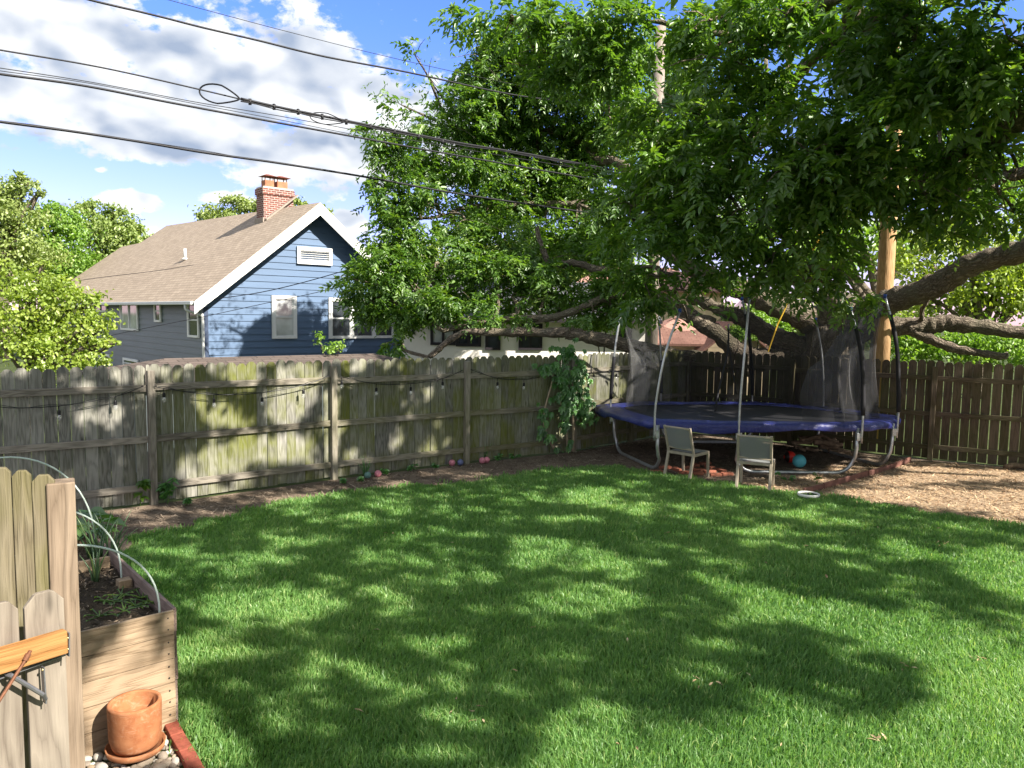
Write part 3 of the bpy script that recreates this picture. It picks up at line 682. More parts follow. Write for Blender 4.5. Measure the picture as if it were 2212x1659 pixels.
mb = MB(); mb.beam(ra, rb, .036, .078, r=.55); mb.build('rail', W_rail, gt, bevel=.004)
pl4 = MB(); q0 = G(147, 1366, .03); q1 = G(147, 1416, .03); pl4.beam(q0, q1, .004, .022, up=gn); pl4.build('hinge_plate', M_steel, gt)
for v in (1378, 1402):
    mb = MB(); mb.sphere(G(147, v, .034), .0045, 10, 6); mb.build('screw', plain('brass_screw', (.6, .5, .25), .35, .8), gt, True)
mb = MB(); mb.beam(G(92, 1440, .006), G(97, 1518, .006), .004, .024, up=gn); mb.beam(G(-20, 1472, .004), G(141, 1414, .004), .004, .012, up=gn)
mb.tube([G(14, 1456, .012), G(22, 1458, .03), G(92, 1500, .03), G(98, 1510, .012)], .0075, 8); mb.build('corner_bracket', M_steel, gt)
for (u, v) in ((92, 1447), (97, 1512)):
    mb = MB(); mb.sphere(G(u, v, .012), .0045, 10, 6); mb.build('screw', plain('brass_screw', (.6, .5, .25), .35, .8), gt, True)
mb = MB(); mb.beam(G(103, 1520, -.045), G(118, 1740, -.045), .03, .05); mb.build('stile', W_old, gt)
mb = MB(); mb.tube([G(-12, 1530, .05), G(60, 1418, .045), G(66, 1405, .045)], .0055, 8); mb.tube([G(55, 1426, .045), G(62, 1412, .045)], .009, 8); mb.build('tension_rod', M_rust, gt)
# ------------------------------------------------------------------ trampoline
M_galv = plain('galvanised_tube', (0.50, 0.51, 0.53), 0.38, 0.75, .2, 14)
M_foam = plain('black_foam', (0.018, 0.018, 0.022), 0.75, 0, .3, 30)
M_mat = plain('jump_mat', (0.022, 0.022, 0.025), 0.55, 0, .3, 8)
M_cap = plain('blue_cap', (0.03, 0.08, 0.35), 0.4)
m, n, out = material('pad_vinyl'); MATS['pad_vinyl'] = m
tc = n.new('ShaderNodeTexCoord').outputs['Object']; wr = n.noise(tc, 9, 5, .6, 1.5); fd = n.noise(tc, 1.6, 4, .6)
c = n.mix(n.rng(fd, .35, .65), (0.012, 0.018, 0.12), (0.032, 0.042, 0.21)); c = n.mix(n.rng(wr, .55, .75, 0, .35), c, (0.11, 0.12, 0.30))
principled(n, out, c, .38, 0, bump(n, wr, .6, .03), .5); M_pad = m
def net_mat(name='safety_net', lo=.30, hi=.54, dc=.07, tc_=.26):
    m, n, out = material(name)
    tc = n.new('ShaderNodeTexCoord').outputs['Object']; f = n.noise(tc, 3.0, 4, .6)
    d = n.new('ShaderNodeBsdfDiffuse'); n.put(d.inputs[0], (dc, dc, dc * 1.06))
    t = n.new('ShaderNodeBsdfTransparent')
    tl = n.new('ShaderNodeBsdfTranslucent'); n.put(tl.inputs[0], (tc_, tc_, tc_))
    m0 = n.new('ShaderNodeMixShader'); m0.inputs[0].default_value = .5; n.l.new(d.outputs[0], m0.inputs[1]); n.l.new(tl.outputs[0], m0.inputs[2])
    mx = n.new('ShaderNodeMixShader'); n.put(mx.inputs[0], n.rng(f, .3, .7, lo, hi)); n.l.new(t.outputs[0], mx.inputs[1]); n.l.new(m0.outputs[0], mx.inputs[2])
    n.l.new(mx.outputs[0], out.inputs[0]); return m
M_net = net_mat(); M_net2 = net_mat('safety_net_shaded', .46, .64, .03, .05)  # same net twice: lit tone for sides, shade put into the rear copy's colour
TH = 0.85
tr = thing('trampoline', 'large trampoline with blue padded rim, bent poles and black safety net', 'trampoline', (4.3, 14.0, 0))
TO = Vector((4.3, 14.0, 0))
def L_(p): return Vector(p) - TO
poles = {'A': (1.95, 14.5), 'B': (2.42, 12.6), 'C': (3.76, 12.6), 'D': (5.72, 12.6), 'F': (6.6, 13.2), 'E': (6.1, 15.1), 'G': (4.95, 15.8), 'H': (3.1, 15.65)}
order = 'ABCDFEGH'
outline = [(1.78, 14.85), (1.82, 14.2), (2.2, 12.95), (2.55, 12.68), (3.76, 12.6), (5.6, 12.64), (6.2, 12.9), (6.75, 13.6), (6.75, 14.1), (6.1, 15.05), (5.0, 15.7), (3.3, 15.6), (2.3, 15.3)]
ring = bez([L_((*p, TH - .03)) for p in outline] + [L_((*outline[0], TH - .03))], 6)
cen = sum(ring, Vector()) / len(ring)
mb = MB(); mb.tube(ring, .026, 10); mb.build('frame_ring', M_galv, tr, True)
inner = [cen + (p - cen) * 0.86 for p in ring]
for p in inner: p.z = TH - .02
mb = MB(); mb.add([cen + Vector((0, 0, -.05))] + inner, [(0, i + 1, (i + 1) % len(inner) + 1) for i in range(len(inner))], .5); mb.build('jumping_mat', M_mat, tr, True)
# pad: inner lip, crown, outer edge and hanging wavy skirt
N_ = len(ring) - 1; rows = []
for (k, z, wv) in ((.84, TH - .005, .0), (.90, TH + .025, .006), (.97, TH + .03, .01), (1.03, TH + .016, .014), (1.055, TH - .015, .022), (1.058, TH - .075, .036), (1.05, TH - .125, .045)):
    row = []
    for i in range(N_):
        p = ring[i]; d = (p - cen); d.z = 0
        wob = wv * (math.sin(i * 1.9) + math.sin(i * 0.73 + 1) + .6 * random.uniform(-1, 1)); kk = k + wob * .35
        q = cen + d * kk; q.z = z + wob * .55 - (0.035 * math.sin(i * .31 + 1) if z < TH - .09 else 0); row.append(q)
    rows.append(row)
mb = MB(); V = [p for r in rows for p in r]; Fq = []
for j in range(len(rows) - 1):
    for i in range(N_): Fq.append((j * N_ + i, j * N_ + (i + 1) % N_, (j + 1) * N_ + (i + 1) % N_, (j + 1) * N_ + i))
mb.add(V, Fq, .5); o = mb.build('rim_pad', M_pad, tr, True); sm = o.modifiers.new('thick', 'SOLIDIFY'); sm.thickness = .012
ss = o.modifiers.new('soft', 'SUBSURF'); ss.levels = 1; ss.render_levels = 1
# U-shaped legs: each joins two poles
def uleg(a, b, name='leg'):
    a, b = Vector((*poles[a], 0)), Vector((*poles[b], 0)); d = (b - a).normalized(); mid = (a + b) / 2
    inw = (Vector((cen.x + TO.x, cen.y + TO.y, 0)) - mid).normalized() * 0.05; r = .32
    pts = [a + Vector((0, 0, TH - .05)), a + Vector((0, 0, .45)), a + Vector((0, 0, .30)) + inw * .4]
    for k in range(1, 7):
        t = k / 6 * math.pi / 2; pts.append(a + inw + d * r * (1 - math.cos(t)) + Vector((0, 0, .03 + .27 * (1 - math.sin(t)))))
    for k in range(0, 6):
        t = k / 6 * math.pi / 2; pts.append(b + inw - d * r * (1 - math.sin(t)) + Vector((0, 0, .03 + .27 * (1 - math.cos(t)))))
    pts += [b + Vector((0, 0, .30)) + inw * .4, b + Vector((0, 0, .45)), b + Vector((0, 0, TH - .05))]
    mb = MB(); mb.tube([L_(p) for p in pts], .030, 10); return mb.build(name, M_galv, tr, True)
for a, b in ('AB', 'CD', 'FE', 'HG'): uleg(a, b)
tops = {}
tipmap = {'A': (1342, 672), 'B': (1469, 671), 'C': (1619, 640), 'D': (1838, 668), 'F': (1912, 640), 'E': (1762, 690), 'G': (1603, 645), 'H': (1424, 700)}
for k in order:
    b = Vector((*poles[k], 0)); out_ = (b - Vector((cen.x + TO.x, cen.y + TO.y, 0))).normalized()
    tp = atY(*tipmap[k], b.y + (0.05 if k in 'EGH' else .1)); b0 = b + out_ * .07
    z1 = TH + (tp.z - TH) * .62
    knee = Vector((b0.x + (tp.x - b0.x) * .35, b0.y, z1))
    pts = bez([b0 + Vector((0, 0, TH - .30)), b0 + Vector((0, 0, TH + .3)), knee, tp], 5)
    mb = MB(); mb.tube([L_(p) for p in pts], .0195, 9); po = mb.build('net_pole', M_galv, tr, True); tops[k] = tp
    if k in 'DFG': sl_ = pts[4:-2]
    elif k in 'AH': sl_ = pts[4:10]
    else: sl_ = None
    if sl_:
        mb = MB(); mb.tube([L_(p) for p in sl_], .034, 10); mb.build('foam_sleeve', M_foam, po, True)
    mb = MB(); mb.tube([L_(tp - Vector((0, 0, .03))), L_(tp + Vector((0, 0, .035)))], .027, 9); mb.build('pole_cap', M_cap, po, True)
    mb = MB(); c_ = L_(b + out_ * .035 + Vector((0, 0, TH - .20))); mb.box(c_, (.10, .05, .13)); mb.build('bracket', M_galv, po, bevel=.006)
for u in (1773, 1790, 1808):
    q = atY(u, 922, 12.62); mb = MB(); mb.tube([L_(q + Vector((-.012, 0, .06))), L_(q + Vector((-.02, -.02, -.03))), L_(q + Vector((0, -.02, -.075))), L_(q + Vector((.03, .0, -.05))), L_(q + Vector((.03, .03, .05)))], .008, 6); mb.build('pad_strap', M_foam, tr, True)
# net panels hung between pole tips
def netpanel(a, b, sag, nlow=.0, s0=0.0, s1=1.0, drop=0.0, wav=.05):
    pa, pb = tops[a], tops[b]; V, Fq = [], []; nu, nv = 22, 14
    ra = Vector((*poles[a], TH + .03)); rb = Vector((*poles[b], TH + .03)); C3 = Vector((cen.x + TO.x, cen.y + TO.y, 0))
    for j in range(nv + 1):
        t = j / nv
        for i in range(nu + 1):
            s = s0 + (s1 - s0) * i / nu
            top = pa.lerp(pb, s); top.z -= sag * 4 * s * (1 - s) + drop * s
            bot = ra.lerp(rb, s); inn = (C3 - bot); inn.z = 0; bot = bot + inn.normalized() * .22
            p = bot.lerp(top, t); w = wav * math.sin(s * 17 + 2.2 * math.sin(t * 3)) * math.sin(math.pi * min(1, t + .1))
            p += inn.normalized() * (w + .10 * math.sin(math.pi * t)); V.append(L_(p))
    for j in range(nv):
        for i in range(nu):
            q = j * (nu + 1) + i; Fq.append((q, q + 1, q + nu + 2, q + nu + 1))
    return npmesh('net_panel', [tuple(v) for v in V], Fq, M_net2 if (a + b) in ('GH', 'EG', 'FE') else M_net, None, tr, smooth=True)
netpanel('H', 'A', .28); netpanel('A', 'B', .9, s1=.45); netpanel('G', 'H', .35); netpanel('E', 'G', .45)
netpanel('F', 'E', .35); netpanel('D', 'F', .22); netpanel('C', 'D', 1.1, s0=.62)
# zip band hanging at the opening
zb = [atY(1574, 700, 13.6), atY(1572, 760, 13.5), atY(1560, 810, 13.3), atY(1549, 862, 13.0), atY(1545, 888, 12.9)]
mb = MB(); mb.tube([L_(p) for p in bez(zb, 4)], .016, 6); mb.build('net_zip', M_foam, tr, True)
zb = [atY(1575, 752, 13.6), atY(1583, 800, 13.7), atY(1590, 850, 13.9)]
mb = MB(); mb.tube([L_(p) for p in bez(zb, 4)], .013, 6); mb.build('net_zip', M_foam, tr, True)
# ------------------------------------------------------------------ patio chairs
M_frame = plain('taupe_resin', (0.36, 0.31, 0.24), 0.5, 0, .12, 12)
m, n, out = material('sling_mesh'); d = n.new('ShaderNodeBsdfDiffuse'); n.put(d.inputs[0], (0.27, 0.28, 0.28)); t = n.new('ShaderNodeBsdfTransparent')
mx = n.new('ShaderNodeMixShader'); mx.inputs[0].default_value = .78; n.l.new(t.outputs[0], mx.inputs[1]); n.l.new(d.outputs[0], mx.inputs[2]); n.l.new(mx.outputs[0], out.inputs[0]); M_sling = m
def chair(label, loc, rz):
    r = thing('patio_chair', label, 'chair', loc, rz, 'patio chairs facing the trampoline')      # faces +y; origin on the ground under the seat
    hw = .245
    for s in (-1, 1):
        mb = MB(); mb.beam((s * hw, .24, 0), (s * hw, .215, .40), .042, .036, up=(0, 1, 0)); mb.build('leg', M_frame, r, bevel=.006)
        mb = MB(); mb.beam((s * hw, -.30, 0), (s * hw, -.20, .43), .044, .038, up=(0, 1, 0)); mb.build('leg', M_frame, r, bevel=.006)
        mb = MB(); mb.beam((s * hw, -.20, .42), (s * hw, -.34, .87), .040, .036, up=(0, 1, 0)); mb.build('back_post', M_frame, r, bevel=.008)
        mb = MB(); mb.beam((s * hw, -.21, .40), (s * hw, .235, .415), .038, .045); mb.build('side_rail', M_frame, r, bevel=.006)
    for (y, z) in ((.225, .415), (-.20, .41)):
        mb = MB(); mb.beam((-hw, y, z), (hw, y, z), .035, .045); mb.build('seat_rail', M_frame, r, bevel=.005)
    for (y, z) in ((-.335, .845), (-.225, .50)):
        mb = MB(); mb.tube([(-hw, y, z), (hw, y, z)], .02, 8); mb.build('back_rail', M_frame, r, True)
    V, Fq = [], []
    for j in range(9):
        for i in range(9):
            s, t = i / 8, j / 8; V.append((-hw + .02 + (2 * hw - .04) * s, -.19 + .42 * t, .437 - .02 * math.sin(math.pi * s) * math.sin(math.pi * t)))
    for j in range(8):
        for i in range(8): a = j * 9 + i; Fq.append((a, a + 1, a + 10, a + 9))
    npmesh('seat', V, Fq, M_sling, None, r, smooth=True)
    V = []
    for j in range(9):
        for i in range(9):
            s, t = i / 8, j / 8; V.append((-hw + .02 + (2 * hw - .04) * s, -.222 - .115 * t - .03 * math.sin(math.pi * s), .50 + .34 * t))
    npmesh('backrest', V, Fq, M_sling, None, r, smooth=True)
    return r
def chair_at(label, rl, rr, yaw):
    a, b = atZ(*rl), atZ(*rr); mid = (a + b) / 2; f = Vector((math.sin(yaw), math.cos(yaw), 0)); p = (mid + f * .30) * .97
    r = chair(label, (p.x, p.y, 0.01), -yaw); r.scale = (.97, .97, .97); return r
chair_at('taupe sling chair angled to the side with brick pavers under its front', (1439.4, 1018.6), (1485.5, 1031.8), math.radians(47))
chair_at('taupe sling chair seen squarely from behind at the lawn edge', (1593.3, 1046.7), (1659.7, 1055.2), math.radians(24))
# ------------------------------------------------------------------ balls and small things
def ball(name, label, u, v, Y, r, mat, group=None, cat='ball'):
    mb = MB(); mb.sphere((0, 0, 0), r, 24, 14); o = mb.build(name, mat, None, True); p = atY(u, v, Y); o.location = (p.x, p.y, max(r + .004, p.z)); return tag(o, label, cat, group)
ball('play_ball', 'turquoise rubber ball under the trampoline next to a red ball', 1726.6, 996, 13.15, .115, plain('turquoise_rubber', (.10, .42, .50), .45))
m, n, out = material('red_ball'); g = n.new('ShaderNodeTexCoord').outputs['Generated']; sx = n.new('ShaderNodeSeparateXYZ'); n.put(sx.inputs[0], g)
c = n.mix(n.rng(n.math('ABSOLUTE', n.math('SUBTRACT', sx.outputs[0], .18)), .14, .16), (.015, .012, .012), (.55, .03, .02))
principled(n, out, c, .4); ball('play_ball', 'red ball with a black patch partly hidden behind the turquoise ball', 1706, 987, 13.5, .105, m)
ball('play_ball', 'small dark red ball seen between the legs of a chair', 1616, 998, 13.1, .06, plain('dark_red_rubber', (.32, .03, .04), .45))
M_pink = plain('faded_pink', (.60, .22, .27), .5, 0, .2, 30); M_teal = plain('faded_teal', (.12, .22, .20), .6); M_bluef = plain('faded_blue', (.13, .15, .28), .5)
zb7 = lambda x, y: (691.2 + x * .1823, 921.6 + y * .1823)
for (x, y, m_, lab) in ((686, 562, M_pink, 'pink plastic ball alone in the dirt beside a teal one'), (566, 580, M_teal, 'dull teal plastic ball by the foot of the fence'),
                        (1565, 430, M_pink, 'pink plastic ball next to a blue one against the fence'), (1664, 425, M_bluef, 'blue plastic ball beside a fence post'),
                        (1922, 402, M_pink, 'left pink ball of a touching pair by the fence'), (1975, 395, M_pink, 'right pink ball of a touching pair by the fence')):
    u, v = zb7(x, y); g = atZ(u, v + 7); ball('plastic_ball', lab, u, v, g.y, .055, m_, 'small plastic balls along the fence')
# bowl in the grass
M_white = plain('white_plastic', (.72, .72, .68), .45, 0, .06)
dp = atZ(1746, 1078)
bw = thing('pet_bowl', 'round black bowl with a white rim lying in the grass', 'bowl', (dp.x, dp.y, .03))
mb = MB(); mb.lathe([(.135, 0.0), (.155, .03), (.152, .055), (.138, .058), (.134, .045)], seg=32, closed=True); mb.build('rim', M_white, bw, True)
mb = MB(); mb.lathe([(0, .012), (.125, .014), (.139, .05)], seg=32); mb.build('basin', M_black, bw, True)
# brick pavers under the chair
pv = ((1418, 1022), (1437, 1013), (1462, 1017), (1486, 1013), (1510, 1018), (1533, 1012), (1480, 1024), (1506, 1026), (1533, 1022), (1558, 1019), (1570, 1027), (1545, 1029), (1500, 1007), (1523, 1004))
M_paver = plain('paver_brick', (0.30, 0.115, 0.075), 0.9, 0, .3, 22, .1, .4)
for i, (u, v) in enumerate(pv):
    mb = MB(); mb.box((0, 0, .02), (.2, .098, .05)); o = mb.build('paver_brick', M_paver, None, bevel=.006); p = atZ(u, v); o.location = (p.x, p.y, .004); o.rotation_euler = (random.uniform(-.03, .03), random.uniform(-.03, .03), .25 + random.choice((0, math.pi / 2)) + random.uniform(-.08, .08))
    tag(o, 'red brick laid flat in the dirt under the left patio chair', 'brick', 'bricks under the left chair')
# landscape edging
M_edge = plain('edging_board', (.20, .095, .075), .8, 0, .3, 10)
ep = [(1735, 1068), (1778, 1057), (1873.5, 1030), (1922, 1014.6), (1967, 999)]
lab = ['red brown edging board nearest the lawn', 'long red brown edging board beside a trampoline foot', 'red brown edging board in the middle of the mulch', 'red brown edging board ending near the fence post']
for i in range(4):
    a, b = atZ(*ep[i]), atZ(*ep[i + 1]); x = (b - a).normalized(); a, b = a + x * .01, b - x * .01
    mb = MB(); mb.beam(a + Vector((0, 0, .045)), b + Vector((0, 0, .035 + .02 * (i % 2))), .03, .10); tag(mb.build('garden_edging', M_edge, None, bevel=.004), lab[i], 'edging', 'edging boards in the mulch')
# branches and logs heaped under the trampoline
M_bark = plain('dead_branch', (.21, .15, .10), .9, 0, .45, 16, .1, .8)
zl = lambda x, y: (1670.4 + x * .1562, 892.8 + y * .1562)
for i, (x0, y0, x1, y1, r) in enumerate(((260, 420, 560, 380, .05), (360, 360, 900, 400, .06), (380, 370, 640, 330, .045), (560, 400, 960, 430, .055), (640, 450, 900, 480, .05), (780, 450, 1060, 580, .05), (440, 480, 620, 500, .04), (300, 470, 440, 520, .04), (600, 330, 860, 350, .04), (760, 520, 1000, 560, .04))):
    a = zl(x0, y0); b = zl(x1, y1); Y = 14.75 - .05 * (i % 4); A, B = atY(*a, Y), atY(*b, Y - .1); A.z = max(A.z, .05); B.z = max(B.z, .05)
    pts = bez([A, A.lerp(B, .33) + Vector((0, .03, random.uniform(-.02, .04))), A.lerp(B, .7) + Vector((0, -.03, random.uniform(-.03, .03))), B], 4)
    mb = MB(); mb.tube(pts, [r * (1 - .35 * k / (len(pts) - 1)) * random.uniform(.92, 1.08) for k in range(len(pts))], 8)
    tag(mb.build('branch_log', M_bark, None, True), 'rough cut branch in the heap under the far side of the trampoline', 'log', 'heap of cut branches')
mb = MB(); a, b = atZ(3770 * .576, 1762 * .576), atZ(3850 * .576, 1762 * .576); a.z = b.z = .05; mb.tube(bez([a, a.lerp(b, .5) + Vector((0, .05, .02)), b], 4), .05, 8)
tag(mb.build('branch_log', M_bark, None, True), 'single grey log lying on the wood chips at the fence', 'log')
# hanging yellow rope on the tree
M_yel = plain('yellow_strap', (.50, .32, .03), .6)
mb = MB(); mb.tube([atY(1659, 760, 16.6), atY(1680, 700, 16.6), atY(1697, 665, 16.6), atY(1700, 655, 16.6)], .015, 6)
tag(mb.build('strap', M_yel, None), 'yellow strap hanging down between the tree limbs behind the trampoline', 'strap')
mb = MB(); mb.tube(bez([atY(1752, 545, 15.5), atY(1764, 525, 15.5), atY(1770, 508, 15.5), atY(1778, 502, 15.5)], 4), [.03] * 12 + [.02], 6)
tag(mb.build('strap', M_yel, None), 'short yellow strap caught in the leaves higher up the tree', 'strap')
# ------------------------------------------------------------------ houses
M_white2 = plain('white_trim', (.78, .78, .76), .5, 0, .05, 3)
M_gut = plain('gutter_white', (.62, .63, .62), .45, 0, .06, 3)
def siding_mat(name, col):
    m, n, out = material(name); p = n.new('ShaderNodeTexCoord').outputs['Object']
    f = n.noise(n.scale(p, (.6, .6, 5)), 1.0, 4, .6); r = attr(n, 'rnd')
    c = n.mix(n.rng(f, .3, .7), tuple(x * .88 for x in col), tuple(x * 1.1 for x in col)); c = n.mix(n.rng(r, 0, 1, 0, .25), c, tuple(x * .8 for x in col))
    principled(n, out, c, .5, 0, bump(n, f, .15, .02), .4); return m
M_blue = siding_mat('blue_siding', (.095, .155, .26)); M_bluegrey = siding_mat('slate_siding', (.125, .155, .165))
def shingle_mat(name, a, b, sc_=1.0):
    m, n, out = material(name); g = attr(n, 'gc', True)
    br = n.new('ShaderNodeTexBrick'); n.put(br.inputs['Vector'], g); br.inputs['Scale'].default_value = sc_
    br.inputs['Color1'].default_value = (*a, 1); br.inputs['Color2'].default_value = (*b, 1); br.inputs['Mortar'].default_value = (*[x * .45 for x in a], 1)
    br.inputs['Mortar Size'].default_value = .012; br.inputs['Mortar Smooth'].default_value = .4; br.inputs['Brick Width'].default_value = .32; br.inputs['Row Height'].default_value = .145; br.offset = .37
    f = n.noise(g, 1.1, 5, .65); f2 = n.noise(g, 40, 2, .6)
    c = n.mix(n.rng(f, .3, .7, 0, .4), br.outputs[0], tuple(x * .7 for x in a)); c = n.mix(n.rng(f2, .35, .7, 0, .35), c, tuple(x * 1.5 for x in b))
    principled(n, out, c, .95, 0, bump(n, br.outputs['Fac'], .5, .02), .1); return m
M_roof = shingle_mat('brown_shingle', (.28, .225, .175), (.40, .325, .255))
M_roofg = shingle_mat('grey_shingle', (.15, .15, .16), (.24, .235, .24)); M_roofr = shingle_mat('rose_shingle', (.32, .17, .14), (.42, .24, .19)); M_roofd = shingle_mat('dark_shingle', (.075, .075, .085), (.13, .13, .145))
m, n, out = material('chimney_brick'); g = attr(n, 'gc', True)
br = n.new('ShaderNodeTexBrick'); n.put(br.inputs['Vector'], g); br.inputs['Color1'].default_value = (.23, .085, .065, 1); br.inputs['Color2'].default_value = (.14, .065, .058, 1); br.inputs['Mortar'].default_value = (.45, .40, .36, 1)
br.inputs['Scale'].default_value = 1; br.inputs['Brick Width'].default_value = .21; br.inputs['Row Height'].default_value = .075; br.inputs['Mortar Size'].default_value = .009
principled(n, out, br.outputs[0], .9, 0, bump(n, br.outputs['Fac'], .5, .01), .1); M_chim = m
def glassy(name, col=(.02, .025, .03)):
    m, n, out = material(name); tc = n.new('ShaderNodeTexCoord').outputs['Object']; f = n.noise(tc, 1.2, 3, .5)
    principled(n, out, n.mix(n.rng(f, .4, .6), col, tuple(x * 1.8 + .01 for x in col)), .06, 0, None, .8); return m
M_pane = glassy('window_pane'); M_curt = glassy('curtained_pane', (.30, .32, .32))
HW = 7.25
HU = Vector((.748, .664, 0)); HWv = Vector((-.664, .748, 0)); H0 = Vector((-9.62, 24.0, 0))
hs = thing('blue_house', 'blue clapboard house with brown shingle roof, white gable trim and brick chimney', 'house', H0, math.atan2(.664, .748))
def hl_(p): d = Vector(p) - H0; return Vector((d.dot(HU), d.dot(HWv), d.z))
def wallpt(u, v, w=0.0): return hl_(onplane(u, v, H0 + HWv * w, HWv))          # gable wall plane
def sidept(u, v, x=0.0): return hl_(onplane(u, v, H0 + HU * x, HU))              # long wall plane
OV, OVE = .55, .45
ez = hl_(onplane(428, 650, H0 - HU * OVE, HU)).z
uc = HW / 2
pk = hl_(onplane(691.5, 437, H0 - HWv * OV, HWv)); rz_ = pk.z; uc = pk.x
slope = (rz_ - ez) / (uc + OVE)
print('house ez', ez, 'ridge', rz_, 'uc', uc, 'slope', math.degrees(math.atan(slope)))
RP = H0 - HU * OVE + Vector((0, 0, ez)); RNn = (HU.cross(HWv)); RNn = Vector((-slope * HU.x, -slope * HU.y, 1)).normalized()
def roofpt(u, v): return hl_(onplane(u, v, RP, RNn))
mb = MB()
# clapboards of the gable: one lapped board per course, clipped by the rakes
z = -.3; ex = .215
while z < rz_ - .35:
    def lim(zz):
        zz0 = ez + slope * OVE - .12
        if zz <= zz0: return 0.0, HW
        d = (zz - zz0) / slope; return d, 2 * uc - d
    a0, b0 = lim(z); a1, b1 = lim(z + ex); b0 = min(b0, HW); b1 = min(b1, HW)
    if b1 <= a1: a1 = b1 = uc
    mb.add([(a0, -.03, z), (b0, -.03, z), (b1, -.006, z + ex), (a1, -.006, z + ex), (a0, .02, z), (b0, .02, z), (b1, .02, z + ex), (a1, .02, z + ex)], [(0, 1, 2, 3), (0, 4, 5, 1)])
    z += ex
mb.build('gable_wall', M_blue, hs)
SL = 21.0
mb = MB(); z = -.3
while z < ez + .1:
    mb.add([(-.03, 0, z), (-.03, SL - 1, z), (-.006, SL - 1, z + ex), (-.006, 0, z + ex), (.02, 0, z), (.02, SL - 1, z)], [(0, 3, 2, 1), (0, 1, 5, 4)])
    z += ex
mb.build('side_wall', M_bluegrey, hs)
mb = MB(); mb.box((HW - .05, SL / 2, ez / 2 - .1), (.1, SL - 2, ez + .4)); mb.box((uc, SL - 1, ez / 2 - .1), (HW - .2, .1, ez + .4)); mb.build('rear_wall', M_blue, hs)
mb = MB(); mb.box((.045, -.02, 1.2), (.15, .06, 3.0)); mb.build('corner_board', plain('corner_dark', (.05, .07, .12), .5), hs)
# roof: near slope polygon (with the stepped hip the photo shows) and the far slope
P = [roofpt(691.5, 437), roofpt(359.4, 487.5), roofpt(302, 525), roofpt(263, 533), roofpt(156, 604)]
P[0] = Vector((uc, -OV, rz_))
eL = Vector((-OVE, max(P[4].y + 1.5, SL + 1.5), ez)); e0_ = Vector((-OVE, -OV, ez))
def gcr(p): return (p.y, math.hypot(p.x + OVE, p.z - ez), 0)
th = Vector((0, 0, -.09))
poly = [e0_] + P + [eL]
mb = MB(); nP = len(poly)
mb.add(poly + [p + th for p in poly], [tuple(range(nP)), tuple(range(nP, 2 * nP))[::-1]] + [(i, nP + i, nP + (i + 1) % nP, (i + 1) % nP) for i in range(nP)], .5, [gcr(p) for p in poly] * 2)
far = [Vector((uc, -OV, rz_)), Vector((2 * uc + OVE, -OV, ez)), Vector((2 * uc + OVE, eL.y, ez)), P[1]]
mb.add(far + [p + th for p in far], [(0, 1, 2, 3), (4, 7, 6, 5), (0, 4, 5, 1), (1, 5, 6, 2), (2, 6, 7, 3)], .5, [(p.y, math.hypot(p.x - uc, p.z - rz_), 0) for p in far] * 2)
hip = [P[1], far[2], eL, P[4], P[3], P[2]]
mb.add(hip, [(0, 1, 2, 3, 4, 5)], .5, [(p.x, p.y, 0) for p in hip])
rf = mb.build('roof', M_roof, hs)
# barge boards
for s in (0, 1):
    a = Vector((uc, -OV - .02, rz_ - .02)); b = Vector((-OVE - .02, -OV - .02, ez - .02)) if s == 0 else Vector((2 * uc + OVE + .02, -OV - .02, ez - .02))
    bw_ = .40; dn = Vector((0, 0, -bw_)); q = Vector((0, .045, 0))
    mb = MB(); V = [a, b, b + dn * .95, a + dn]; mb.add(V + [p + q for p in V], [(0, 1, 2, 3), (7, 6, 5, 4), (0, 4, 5, 1), (2, 6, 7, 3), (1, 5, 6, 2)]); mb.build('barge_board', M_white2, hs)
    mb = MB(); d_ = (b - a).normalized(); nrm = Vector((0, 1, 0)); up_ = d_.cross(nrm); up_ = up_ if up_.z < 0 else -up_
    c_ = [a + up_ * .10 + nrm * .03, b + up_ * .10 + nrm * .03, b + up_ * .10 + nrm * (OV + .0), a + up_ * .10 + nrm * (OV + .0)]
    mb.add(c_, [(0, 1, 2, 3)]); mb.build('soffit', M_bluegrey, hs)
mb = MB(); mb.beam((-OVE - .05, -OV + .1, ez - .06), (-OVE - .05, SL, ez - .06), .11, .11); mb.build('gutter', M_gut, hs, bevel=.02)
mb = MB(); mb.tube(bez([(-OVE - .05, .15, ez - .12), (-OVE - .02, .12, ez - .28), (-.12, -.02, ez - .42), (-.06, -.08, ez - .62), (-.06, -.08, 0)], 4), .042, 8); mb.build('downspout', M_gut, hs, True)
